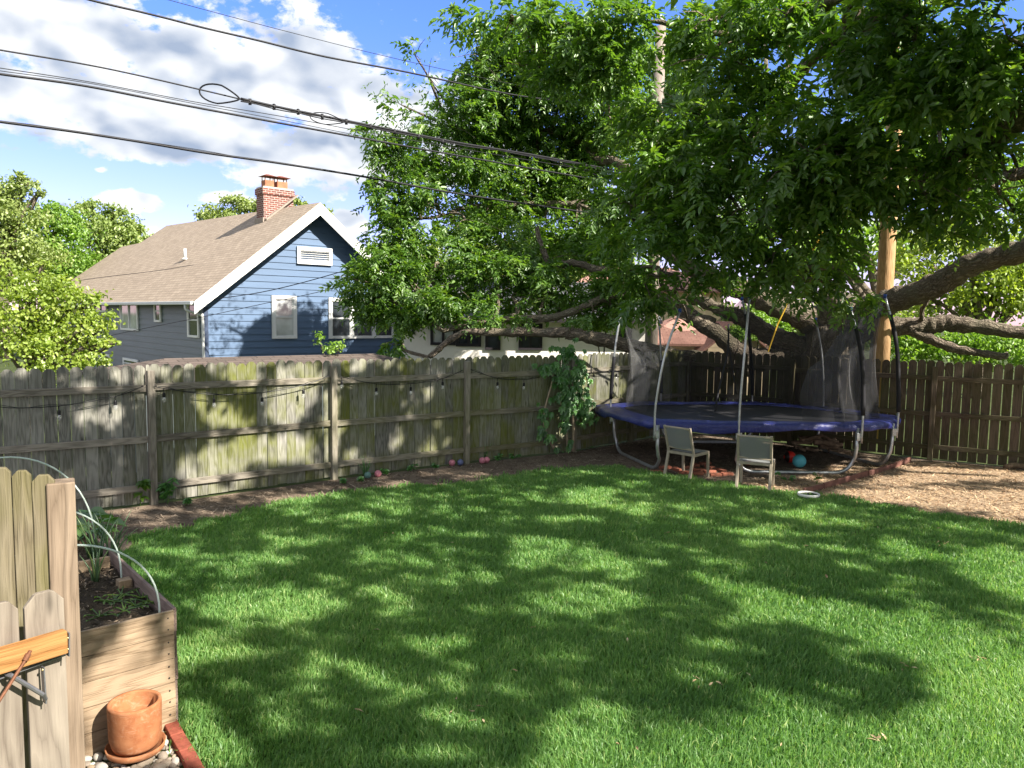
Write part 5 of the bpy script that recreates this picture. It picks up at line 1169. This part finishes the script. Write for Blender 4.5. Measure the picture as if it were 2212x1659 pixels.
SPOTS += [(npv(onplane(u, v, c0, nin)), q) for u, v, q in ((285, 1365, .075), (300, 1405, .07), (255, 1450, .06), (215, 1470, .10), (340, 1480, .09), (355, 1540, .09), (215, 1540, .10), (270, 1500, .12), (300, 1560, .16), (330, 1640, .16), (240, 1560, .12), (365, 1350, .05), (310, 1290, .06), (250, 1640, .12))]
class Leaves:
    def __init__(s): s.V = []; s.F = []; s.R = []; s.n = 0
    def put(s, V, Fq, r, lit=False):
        if lit and len(V):
            N = len(V) // 6; b = V.reshape(N, 6, 3)[:, [0, 3]].mean(1); k = ~(lit_hit(b) & (rng.random(N) > lit))
            V = V.reshape(N, 6, 3)[k].reshape(-1, 3); r = r.reshape(N, 6)[k].ravel(); N = int(k.sum()); bb = (np.arange(N) * 6)[:, None]
            Fq = np.concatenate([bb + np.array([[0, 3, 2, 1]]), bb + np.array([[0, 5, 4, 3]])], 0)
        s.V.append(V); s.F.append(Fq + s.n); s.R.append(r); s.n += len(V)
    def build(s, name, mat, parent): return npmesh(name, np.concatenate(s.V), np.concatenate(s.F), mat, np.concatenate(s.R), parent)
# ---- the great tree
bt = thing('spreading_tree', 'huge old tree with drooping compound leaves spreading its limbs over the fence and trampoline', 'tree', (0, 0, 0))
limbs = {}
def limb(key, pts, r0, r1, n=10, sides=16, knob=.13):
    P_ = bez([atY(*p) for p in pts], n); k = len(P_)
    mb = MB(); rr = [(r0 + (r1 - r0) * (i / (k - 1)) ** .8) * (1 + knob * math.sin(i * 1.7 + len(key)) * random.uniform(.3, 1)) for i in range(k)]
    mb.tube(P_, rr, sides); limbs[key] = P_; return mb
tk = MB()
base = atY(1795, 800, 17.0)
from mathutils import noise as mnoise
def tpush(mb_):                      # bark-deep lumps and hollows along the limbs
    V = []
    for v in mb_.v:
        v = Vector(v); V.append(v + mnoise.noise_vector(v * 1.6) * .055 + mnoise.noise_vector(v * 5.5) * .026)
    tk.add(V, mb_.f, .5, mb_.g)
T0 = atY(1798, 760, 17.0); mbx = MB(); mbx.tube(bez([(T0.x + .1, 17.0, -.1), (T0.x, 17.0, .8), tuple(T0), tuple(atY(1808, 700, 17.0)), tuple(atY(1830, 640, 16.8))], 5), [.95] * 5 + [.72] * 5 + [.62] * 5 + [.52] * 6, 16); tpush(mbx)
big = {
 'R1': ([(1800, 700, 16.8), (1870, 668, 16.4), (1930, 650, 15.8), (2020, 617, 15), (2090, 577, 14.4), (2212, 537, 13.6), (2340, 480, 12.5)], .28, .19),
 'R2': ([(1815, 725, 16.9), (1930, 704, 16.3), (2000, 703, 16), (2060, 700, 15.8), (2170, 715, 15.4), (2270, 722, 15)], .26, .11),
 'R3': ([(1965, 704, 16.1), (1985, 722, 16), (2040, 745, 15.8), (2110, 762, 15.6), (2175, 768, 15.5)], .13, .07),
 'R4': ([(1990, 690, 15.9), (2000, 655, 15.6), (2018, 630, 15.4), (2030, 610, 15.2)], .05, .05),
 'A': ([(1800, 720, 17), (1756, 694, 17), (1690, 662, 17), (1617, 629, 17), (1540, 600, 17), (1440, 540, 17.4), (1360, 450, 18.5)], .38, .14),
 'B': ([(1790, 770, 17.2), (1735, 752, 17.2), (1669, 727, 17.4), (1610, 690, 17.5), (1560, 672, 17.6), (1490, 640, 18)], .33, .12),
 'C': ([(1720, 775, 17.3), (1630, 775, 17.3), (1594, 757, 17.3), (1540, 715, 17.3), (1480, 675, 17.4), (1410, 641, 17.5)], .28, .13),
 'C2': ([(1412, 641, 17.5), (1326, 637, 17.6), (1222, 681, 17.8), (1154, 684, 18), (1095, 690, 18), (1035, 695, 18.1), (953, 712, 18.2), (932, 681, 18.4)], .12, .045),
 'D': ([(1620, 790, 17.3), (1450, 768, 17.3), (1347, 745, 17.2), (1270, 728, 17.2), (1222, 719, 17.2)], .22, .12),
 'D2': ([(1235, 718, 17.2), (1197, 716, 17.2), (1082, 718, 17.4), (1004, 721, 17.5), (966, 743, 17.5), (925, 772, 17.6)], .12, .06),
 'M': ([(1700, 62, 12), (1600, 80, 12.4), (1500, 66, 13), (1380, 44, 13.6), (1250, 52, 14), (1130, 44, 14.2)], .07, .02),
 'N': ([(1660, 262, 13.4), (1600, 330, 12.6), (1540, 420, 12.2), (1480, 500, 12.4), (1430, 590, 12.8)], .055, .015),
 'O': ([(1980, 360, 11.2), (1880, 380, 11.2), (1780, 420, 11.4), (1720, 520, 11.8), (1690, 600, 12)], .07, .015),
 'E': ([(1540, 702, 17.4), (1420, 640, 17.8), (1344, 597, 18.2), (1300, 582, 18.4), (1238, 571, 18.7), (1191, 575, 18.9), (1172, 537, 19), (1160, 490, 19.2)], .14, .06),
 'F': ([(1480, 560, 18), (1400, 420, 19.5), (1338, 352, 20.5), (1290, 345, 21), (1250, 305, 21.3), (1199, 285, 21.4), (1138, 286, 21.5), (1070, 301, 21.6), (1000, 320, 21.6)], .15, .05),
 'G': ([(1250, 440, 20.8), (1180, 440, 20.8), (1104, 444, 20.8), (1006, 450, 20.6), (965, 464, 20.4), (884, 477, 20.2)], .10, .04),
 'H': ([(2100, -150, 9), (1950, -60, 10), (1806, 0, 11), (1698, 63, 12), (1640, 90, 12.5)], .16, .05),
 'I': ([(2000, -40, 10.5), (1834, 73, 12), (1770, 115, 12.4), (1719, 171, 13), (1660, 260, 13.6)], .14, .06),
 'J': ([(2300, 200, 9.2), (2212, 246, 9.6), (2131, 292, 10), (2060, 330, 10.6), (1980, 360, 11.2)], .26, .08),
 'K': ([(2400, 300, 11), (2212, 370, 12), (2100, 400, 12.5), (1990, 440, 13)], .14, .06),
}
for k, (pts, r0, r1) in big.items(): tpush(limb(k, pts, r0, r1))
# leaf masses: photo column, row, distance, half width, half height
LC = [(1000, 110, 20, 90, 60), (920, 170, 20, 85, 60), (1060, 180, 20.5, 100, 80), (1160, 110, 20.5, 110, 80), (1230, 200, 21, 110, 80), (860, 232, 20, 55, 45), (960, 265, 20.2, 105, 60), (1080, 250, 21.5, 110, 50), (1200, 360, 22, 100, 50), (1320, 220, 21, 80, 90),
      (812, 300, 19.5, 40, 28), (880, 335, 20, 65, 38), (990, 365, 20.5, 105, 45), (1110, 390, 21.5, 110, 55), (1250, 420, 22, 110, 50), (800, 386, 19.5, 32, 12), (850, 425, 19.5, 50, 25), (920, 410, 19.8, 70, 35), (870, 470, 19.5, 70, 35), (970, 500, 19.8, 90, 35), (1090, 500, 20.3, 100, 50), (1220, 510, 21, 100, 45),
      (820, 512, 19, 40, 26), (860, 545, 19, 60, 32), (950, 560, 19, 85, 36), (1060, 600, 19, 90, 40), (1160, 610, 19, 90, 35), (1290, 620, 18.5, 70, 35), (1290, 520, 20.5, 80, 60), (770, 606, 18.5, 50, 26), (830, 600, 18.5, 60, 36), (900, 630, 18.5, 70, 30), (985, 640, 18.6, 70, 28), (1080, 655, 18.7, 80, 25), (1190, 650, 18.6, 70, 24), (860, 672, 18.5, 60, 24), (800, 655, 18.3, 45, 22), (930, 668, 18.5, 50, 18), (1270, 672, 17.8, 60, 22), (1330, 600, 18, 60, 50), (855, 745, 18, 26, 20), (1005, 690, 17.9, 40, 10), (880, 590, 18.8, 60, 30), (795, 640, 18.3, 55, 34), (850, 690, 18.2, 45, 28), (845, 560, 18.6, 60, 26), (1080, 440, 21.5, 130, 50), (1150, 300, 22, 120, 60), (1280, 320, 22, 80, 60), (1400, 110, 25, 60, 50), (1460, 190, 25, 70, 70), (1390, 250, 24.5, 60, 60), (1090, 690, 17.7, 50, 12), (1330, 660, 17.4, 50, 24), (1160, 560, 19.5, 90, 30), (1200, 585, 18.6, 50, 20)]
RC = [(1110, 40, 14, 100, 55), (1240, 60, 14, 130, 70), (1290, 150, 14, 100, 80), (1180, 150, 14.5, 70, 50), (1360, 60, 13.5, 50, 70), (1350, 260, 15, 60, 60), (1500, 70, 12.8, 60, 70), (1600, 50, 12.2, 110, 80), (1560, 170, 12.2, 120, 80), (1490, 260, 12.2, 100, 80), (1400, 380, 12.6, 75, 80), (1530, 370, 11.8, 120, 90), (1390, 500, 12.8, 70, 70), (1490, 500, 12.2, 110, 90), (1610, 470, 11.6, 120, 90), (1400, 610, 13, 60, 50), (1350, 560, 14, 45, 60), (1490, 610, 12.6, 90, 45), (1450, 670, 13.2, 45, 20), (1640, 330, 11.5, 110, 90), (1760, 300, 11, 120, 90), (1740, 410, 11, 120, 80), (1740, 530, 11.6, 110, 75), (1640, 580, 12, 90, 40), (1790, 600, 12.2, 80, 40), (1850, 640, 12.6, 60, 30), (1740, 640, 12.6, 40, 16), (1860, 420, 11, 80, 80), (1850, 340, 10.8, 110, 90), (1830, 130, 10.6, 70, 80), (1920, 130, 10.2, 110, 100), (1700, 10, 11, 120, 60), (2040, 80, 9.8, 130, 100), (2150, 90, 9.2, 120, 110), (2030, 240, 9.8, 130, 90), (2160, 200, 9.4, 110, 80), (1990, 360, 10.2, 110, 70), (2110, 400, 10.2, 100, 55), (2190, 350, 10, 70, 60), (2020, 470, 10.6, 70, 40), (1960, 460, 11, 50, 60), (2195, 470, 10.8, 50, 45), (2110, 480, 11, 50, 26), (1900, 20, 10.4, 120, 70), (1660, 200, 11.8, 60, 70), (1500, 130, 17, 60, 80), (1560, 240, 17, 110, 80), (1470, 330, 18, 80, 80), (1780, 200, 15.5, 60, 60), (1850, 270, 15, 100, 80), (1660, 60, 16, 80, 60), (1960, 60, 14, 120, 90), (2100, 200, 13.5, 120, 110), (1930, 200, 14, 60, 50), (1620, 400, 16, 130, 90), (1330, 430, 18, 60, 70), (1500, 680, 14.5, 60, 16), (1600, 630, 14, 60, 24)]
HOLES = [(1412, 1446, 26, 232, 21.9), (1722, 1768, 95, 165, 99), (1906, 1946, 258, 300, 16), (1885, 1935, 505, 600, 16), (1655, 1690, 505, 545, 99), (1690, 1730, 280, 300, 99)]
CR = Leaves(); tw = MB(); allp = [p for L in limbs.values() for p in L]; ALP = np.array([tuple(p) for p in allp])
def mass(c, dens, n, rl, ll, lw, twig=True):
    u, v, d, ru, rv = c; ctr = np.array(atY(u, v, d)); k = d / F
    S = int(dens * ru * rv * k * k * 3.1416)
    e = in_ell(S); 
    # sub-clumps give the ragged outline and the gaps
    nc = max(5, int(S / 26)); cc = in_ell(nc) * .95; e = cc[rng.integers(0, nc, S)] + rng.normal(0, .25, (S, 3)).clip(-.42, .42)
    P = ctr + e * np.array([ru * k, .9 * ru * k, rv * k])
    P = P[P[:, 2] > 1.2]
    px = proj(P); keep = np.ones(len(P), bool)
    for (u0, u1, v0, v1, dm) in HOLES: keep &= ~((px[:, 0] > u0 - 8) & (px[:, 0] < u1 + 8) & (px[:, 1] > v0 - 14) & (px[:, 1] < v1 - 4) & (px[:, 2] < dm))
    keep &= ~(lit_hit(P) & (rng.random(len(P)) > .15))
    P = P[keep]; S = len(P)
    if not S: return
    A = (P - ctr) * np.array([1, 1, .5]) + rng.normal(0, .5 * ru * k, (S, 3)) + np.array([0, 0, -.25 * rv * k])
    CR.put(*spray_leaves(P, A, n, rl, ll, lw), lit=.12)
    if twig:
        for t in range(2 if ru > 60 else 1):
            q = Vector(ctr + rng.normal(0, .35, 3) * np.array([ru * k, ru * k * .5, rv * k]))
            dd = np.linalg.norm(ALP - np.array(q), axis=1); j = int(np.argmin(dd)); s = allp[j]
            if dd[j] < (6 if d > 15.5 else 2.2): tw.tube(bez([s, s.lerp(q, .4) + Vector((random.uniform(-.2, .2), random.uniform(-.2, .2), .12 * dd[j] * random.uniform(-.3, 1))), s.lerp(q, .75) + Vector((0, 0, .1)), q], 4), [.045] * 4 + [.035] * 4 + [.024] * 4 + [.012], 5)
            for _ in range(3):
                e1 = q + Vector((random.uniform(-1, 1) * ru * k, random.uniform(-1, 1) * ru * k * .6, random.uniform(-1, .6) * rv * k)); tw.tube([q, q.lerp(e1, .5) + Vector((0, 0, .06)), e1], [.014, .010, .004], 4)
for c in LC: mass(c, 195, 9, .30, .132, .058)
for c in RC: mass(c, 122, 9, .28, .140, .062)
# the crown's unseen part, its sprays placed along sun rays to shape yard shade
def overhead():
    Q = []
    t = np.stack([rng.uniform(-8.5, 12.5, 70000), rng.uniform(2.5, 17, 70000), np.zeros(70000)], 1); t = t[inpoly(t[:, :2], YARD)]; px = proj(t)[:, :2]
    t = t[~in_any(px, LITP)]; t = t[rng.permutation(len(t))[:7000]]; Q.append(t)
    f_ = []
    for i in range(0, len(FL) - 1):
        a, b = np.array(FL[i]), np.array(FL[i + 1]); s = rng.random(560)[:, None]; w = a + (b - a) * s; f_.append(np.concatenate([w, rng.uniform(.1, 1.85, (560, 1))], 1))
    f_ = np.concatenate(f_); f_ = f_[~in_any(proj(f_)[:, :2], LITF)]; Q.append(f_)
    T = np.concatenate(Q); h = rng.uniform(5.5, 9.5, len(T))
    P = T + SUN[None] * ((h - T[:, 2]) / SUN[2])[:, None] + rng.normal(0, .10, T.shape)
    q = proj(P); vis = (q[:, 2] > 0) & (q[:, 0] > -60) & (q[:, 0] < 2270) & (q[:, 1] > -60) & (q[:, 1] < 1700)
    P = P[~vis]; P = P[~lit_hit(P)]
    A = rng.normal(0, 1, P.shape); A[:, 2] = -.2
    CR.put(*spray_leaves(P, A, 9, .22, .20, .095), lit=.03); print('overhead sprays', len(P))
overhead()
for pts, r in (([(9, 9, 6), (8, 5, 6.6), (7, 2, 7), (5, 0, 7.3)], .02), ([(9.5, 10, 6), (10, 6, 6.8), (11, 2, 7.4)], .03), ([(9, 11, 5.6), (12, 9, 6.2), (15, 8, 6.8)], .07)):
    mb = MB(); mb.tube(bez(pts, 5), r, 8); tpush(mb)
mb = MB(); mb.tube(bez([tuple(limbs['R1'][-1]), (9.3, 11.6, 5.2), (9.4, 10, 6), (9, 9, 6.2)], 5), [.2] * 8 + [.1] * 8, 10); tpush(mb)
tk.build('trunk', M_bk, bt, True)
tw.build('twigs', M_bk, bt)['kind'] = 'stuff'
CR.build('crown', M_leaf, bt); print('leaf verts', CR.n)
# ---- other trees and shrubs, each with trunk and crown
def tree(name, label, cat, masses, mat, leaf, dens, base, rt, group=None, spread=.2, aspect=.7, stem=True, jit=.55, fork=True, barkc=None):
    r = thing(name, label, cat, (base[0], base[1], 0), 0, group); L = Leaves(); mb = MB(); B = Vector((base[0], base[1], 0))
    for (u, v, d, ru, rv) in masses:
        k = d / F; ctr = np.array(atY(u, v, d)); R = np.array([ru * k, max(ru, rv) * k * .8, rv * k]); N = int(32 * dens * ru * rv * k * k / (leaf * leaf))
        nc = max(10, N // 60); e = unit(rng.normal(size=(nc, 3))) * rng.uniform(.35, 1.0, (nc, 1)); cl = rng.integers(0, nc, N)
        P = ctr + (e[cl] + rng.normal(0, spread, (N, 3))) * R; P = P[P[:, 2] > .1]; N = len(P); cl = cl[:N]
        Z = unit(P - ctr) * .5 + rng.normal(0, jit, (N, 3)) + np.array([0, 0, .5]); X = rng.normal(0, 1, (N, 3)) + np.array([0, 0, -.6])
        V, Fq, rr = leaf_mesh(P - np.array(B), X, Z, leaf * rng.uniform(.6, 1.3, N), leaf * aspect * rng.uniform(.7, 1.2, N), (rng.random(nc)[cl] * .55 + rng.random(N) * .45)); L.put(V, Fq, rr)
        if stem:
            c_ = Vector(ctr) - B; s = Vector((0, 0, max(.3, c_.z * .45)))
            mb.tube(bez([s, s.lerp(c_, .5) + Vector((0, 0, .1 * c_.length)), c_], 4), [rt * .45] * 4 + [rt * .25] * 4 + [rt * .08], 6)
            for q in range(5):
                e1 = c_ + Vector(e[q % nc] * R); mb.tube([c_.lerp(s, .3), c_.lerp(e1, .45), e1], [rt * .14, rt * .09, rt * .03], 5)
    if stem:
        zt = max(.4, (atY(masses[0][0], masses[0][1], masses[0][2]).z) * .6); mb.tube([(0, 0, -.1), (0, 0, zt * .5), (0, 0, zt)], [rt, rt * .85, rt * .6], 10); mb.build('trunk', M_bk, r, True)
    L.build('crown', mat, r); return r
bx = lambda u, d: (atY(u, 700, d).x, d)
tree('redbud_tree', 'lime green heart leafed tree in front of the slate side wall', 'tree', [(60, 620, 15.5, 110, 50), (140, 660, 15.5, 100, 50), (40, 700, 15.2, 120, 70), (150, 725, 15.2, 90, 50), (200, 690, 15.5, 50, 30), (232, 738, 15.3, 36, 16), (90, 775, 15.2, 140, 45), (190, 775, 15.2, 50, 22), (-70, 690, 15.2, 100, 110), (25, 588, 15.7, 50, 30), (170, 640, 15.6, 40, 18), (248, 742, 15.2, 16, 8), (222, 712, 15.4, 20, 9), (190, 655, 15.6, 20, 12), (90, 572, 15.7, 26, 14), (205, 745, 15.3, 30, 14), (120, 610, 15.4, 50, 20)], M_lime, .08, .40, bx(60, 15.5), .11, None, .2, .9)
GT = 'trees beyond the blue house'
tree('ash_tree', 'tall pale grey green tree with a ragged top at the far left', 'tree', [(15, 405, 40, 55, 34), (52, 385, 40, 26, 18), (85, 412, 40, 18, 10), (30, 460, 40, 75, 45), (40, 530, 40, 90, 50), (-60, 470, 40, 80, 100)], M_pale, .2, 1.1, bx(10, 40), .3, GT)
tree('maple_tree', 'dense bright green tree between the pale tree and the olive one', 'tree', [(115, 500, 44, 75, 48), (70, 560, 44, 100, 50), (150, 570, 44, 75, 60), (125, 462, 44, 50, 22)], M_mid, .21, 1.3, bx(110, 44), .3, GT)
tree('elm_tree', 'soft olive rounded tree rising just left of the brown roof', 'tree', [(215, 490, 50, 72, 46), (200, 447, 50, 45, 16), (255, 535, 50, 55, 50), (285, 500, 50, 26, 34), (190, 565, 50, 60, 50), (245, 455, 50, 25, 16)], M_olive, .22, 1.25, bx(220, 50), .3, GT)
tree('elm_tree', 'low brownish green treetop against the far roof hip', 'tree', [(322, 520, 58, 32, 12), (300, 545, 58, 40, 20), (280, 580, 58, 40, 30)], M_olive, .30, 1.4, bx(310, 58), .25, GT)
tree('maple_tree', 'yellow green treetop showing behind the brick chimney', 'tree', [(480, 460, 60, 55, 24), (530, 438, 60, 40, 20), (600, 440, 60, 55, 22), (650, 446, 60, 16, 12), (442, 470, 60, 22, 12), (700, 455, 60, 20, 16)], M_pale, .25, 1.4, bx(550, 60), .35, GT)
GB = 'trees behind the great tree'
tree('maple_tree', 'sunlit pale green tree glimpsed over the cream house', 'tree', [(880, 560, 48, 80, 40), (970, 590, 48, 80, 40), (1060, 570, 48, 90, 50), (1180, 560, 48, 90, 50), (1300, 570, 48, 90, 50), (1230, 600, 48, 100, 36)], M_pale, .36, 1.3, bx(1050, 48), .35, GB)
tree('maple_tree', 'bright yellow green tree seen through leaves right of the tan pole', 'tree', [(1990, 560, 26, 90, 60), (2100, 600, 26, 110, 70), (2200, 560, 26, 110, 90), (2060, 500, 26, 100, 50), (2180, 650, 26, 110, 60), (2000, 640, 26, 70, 45), (2290, 620, 26, 90, 90)], M_lime, .17, .8, bx(2120, 26), .25, GB)
tree('maple_tree', 'tall sunlit tree filling the gaps high behind the great tree', 'tree', [(1750, 400, 38, 120, 90), (1900, 380, 38, 130, 90), (2050, 380, 38, 130, 90), (1650, 480, 38, 120, 80), (1850, 520, 38, 130, 70), (1980, 300, 38, 130, 70), (2200, 400, 38, 120, 90), (1760, 560, 38, 120, 60)], M_mid, .30, .85, bx(1900, 38), .4, GB)
tree('shrub', 'mid green shrub row low behind the right fence', 'shrub', [(1960, 740, 19.5, 60, 46), (2050, 755, 19.5, 80, 40), (2150, 745, 19.5, 80, 50), (2230, 740, 19.5, 60, 60)], M_mid, .11, 1.3, bx(2080, 19.5), .06, 'shrubs beyond the fences')
tree('shrub', 'dark feathery evergreen behind the trampoline net', 'shrub', [(1640, 690, 22, 40, 34), (1600, 715, 22, 36, 22), (1680, 715, 22, 36, 24)], M_mid, .09, 1.4, bx(1640, 22), .06, 'shrubs beyond the fences')
tree('shrub', 'bright low bush under the thick horizontal limb', 'shrub', [(1310, 690, 18.6, 42, 24), (1280, 705, 18.6, 30, 14)], M_mid, .10, 1.2, bx(1305, 18.6), .04, 'shrubs beyond the fences')
tree('shrub', 'sapling top poking above the fence before the blue gable', 'shrub', [(710, 752, 14.8, 34, 12), (690, 730, 14.8, 10, 18), (735, 742, 14.8, 14, 10)], M_mid, .08, .6, bx(712, 14.8), .02, 'shrubs beyond the fences')
tree('shrub', 'distant pale hedge line seen left of the white tree gaps', 'shrub', [(1700, 690, 45, 160, 50), (1900, 700, 45, 160, 60), (1500, 690, 45, 140, 40)], M_pale, .34, 1.2, bx(1700, 45), .1, 'shrubs beyond the fences')
# ------------------------------------------------------------------ vine and small plants at the fence
M_vine = foliage('vine_leaf', (.045, .14, .03), (.085, .24, .05), (.15, .34, .07), .35, .08)
zv = lambda x, y: (1123.2 + .1736 * x, 720 + .1736 * y)
vn = thing('creeper_vine', 'five leafed creeper climbing the fence in a leafy column beside the trampoline', 'vine', (1.18, 14.3, 0))
VL = Leaves(); st = MB(); VO = np.array([1.18, 14.3, 0])
for (x, y, rx, ry, k) in ((560, 220, 190, 110, 26), (420, 440, 170, 90, 22), (340, 400, 110, 40, 8), (620, 560, 200, 170, 46), (740, 420, 90, 120, 16), (740, 800, 150, 150, 34), (580, 760, 120, 120, 18), (600, 950, 140, 80, 20), (820, 950, 110, 70, 14), (310, 1000, 90, 110, 14), (280, 1190, 70, 100, 10), (370, 1290, 70, 40, 7), (560, 1150, 50, 110, 9), (620, 1350, 40, 40, 4), (440, 1420, 30, 50, 3), (820, 1060, 120, 60, 9)):
    for _ in range(int(k * 1.25)):
        px, py = zv(x + random.gauss(0, .5) * rx, y + random.gauss(0, .5) * ry); p = fence_pt(px, py, random.uniform(.06, .28)); c = np.array(p) - VO
        t0 = random.uniform(0, 6.3); X = np.array([[math.cos(t0 * 0 + a) * .84, math.cos(t0 * 0 + a) * .53 - .35, math.sin(a)] for a in (-2.6, -2.1, -1.57, -1.05, -.5)]) + rng.normal(0, .12, (5, 3)); Z = np.tile(np.array([.45, -.75, .5]) + rng.normal(0, .3, 3), (5, 1))
        sz = random.uniform(.085, .14); VL.put(*leaf_mesh(np.tile(c, (5, 1)), X, Z, sz * np.array([.7, .95, 1.1, .95, .7]), sz * np.array([.36, .45, .5, .45, .36]), np.full(5, random.random())))
for pts in ([(660, 1470), (665, 1200), (655, 950), (650, 600), (560, 300)], [(440, 1450), (330, 1250), (300, 1000), (400, 600), (420, 420)], [(600, 1430), (570, 1150), (600, 900)]):
    P_ = bez([fence_pt(*zv(*q), .10) - Vector(VO) for q in pts], 5); st.tube(P_, [.03 * (1 - .75 * i / (len(P_) - 1)) for i in range(len(P_))], 7)
st.build('stem', plain('vine_stem', (.36, .28, .2), .9, 0, .2, 20), vn, True); VL.build('foliage', M_vine, vn)
def sprig(label, u, v, h, n, L, group='wild plants along the fence foot', lime=False, wd=.10, off=0.0):
    b = atZ(u, v); r = thing('wild_plant', label, 'plant', (b.x, b.y, 0), 0, group); lv = Leaves(); s = MB()
    for k in range(max(2, n // 5)):
        th = random.uniform(0, 6.3); tip = Vector((math.cos(th) * wd * random.random() * 1.6, math.sin(th) * wd * .5 * random.random(), h * random.uniform(.6, 1))); s.tube([(0, 0, 0), tip * .5 + Vector((0, 0, .03 * h)), tip], [.006, .005, .003], 5)
        for j in range(5):
            p = np.array(tip * random.uniform(.35, 1)); a0 = random.uniform(0, 6.3); k5 = 4; X = np.array([[math.cos(a0 + i * .8), math.sin(a0 + i * .8) - .3, random.uniform(-.6, .2)] for i in range(k5)])
            lv.put(*leaf_mesh(np.tile(p, (k5, 1)), X, np.tile([.1, -.5, .8], (k5, 1)) + rng.normal(0, .2, (k5, 3)), rng.uniform(.7, 1.1, k5) * L, rng.uniform(.35, .5, k5) * L, rng.random(k5)))
    s.build('stem', M_weed, r); lv.build('foliage', M_weed if lime else M_vine, r)
sprig('bright lime seedling with palm shaped leaves left of the fence post', 303, 1092, .40, 14, .13, None, True, .12)
sprig('leggy dark green plant right of the fence post', 362, 1090, .48, 22, .11, None, False, .16)
sprig('small dark leafed plant half hidden behind the white hoop', 122, 1098, .50, 10, .13, None, False, .10)
wl = 'low green weed tuft at the foot of the board fence'
for (u, v, h) in ((742, 1046, .12), (775, 1040, .10), (835, 1026, .14), (880, 1018, .16), (945, 1010, .10), (1075, 995, .12), (1105, 992, .10), (400, 1094, .16), (1280, 968, .12), (1215, 978, .14), (1490, 930, .16), (1385, 945, .3), (1700, 1040, .14)):
    sprig(wl, u, v, h, 8, .07, 'weed tufts at the fence foot', False, .12)
tg = 'tall dark grass tuft standing against the fence boards'
for (u, v) in ((790, 1032), (1045, 996)): stalks(atZ(u, v), 14, .34, 'grass_tuft', tg, 'grass tuft', 'grass tufts at the fence', .4, M_vine)
sprig('sparse seedling growing in front of a trampoline leg', 1764, 1046, .20, 8, .06, None, True, .08)

# pale fallen leaflets lying in the lawn
def litter():
    q = np.stack([rng.uniform(-1.5, 8, 900), rng.uniform(4.2, 12, 900)], 1); q = q[inpoly(q, lawn_poly)][:230]; c_ = q[rng.integers(0, 14, len(q) // 2)] + rng.normal(0, .07, (len(q) // 2, 2)); q = np.concatenate([q[:60], c_[:60]]); N = len(q)
    P = np.stack([q[:, 0], q[:, 1], rng.uniform(.045, .07, N)], 1); yw = rng.uniform(0, 6.28, N)
    V, Fq, r = leaf_mesh(P, np.stack([np.cos(yw), np.sin(yw), rng.normal(0, .3, N)], 1), np.stack([rng.normal(0, .4, N), rng.normal(0, .4, N), np.ones(N)], 1), rng.uniform(.03, .075, N), rng.uniform(.01, .022, N), rng.uniform(.35, 1, N))
    tag(npmesh('fallen_leaves', V, Fq, M_chips2, r), 'pale dry leaflets fallen here and there on the lawn', 'fallen leaves', kind='stuff')
litter()
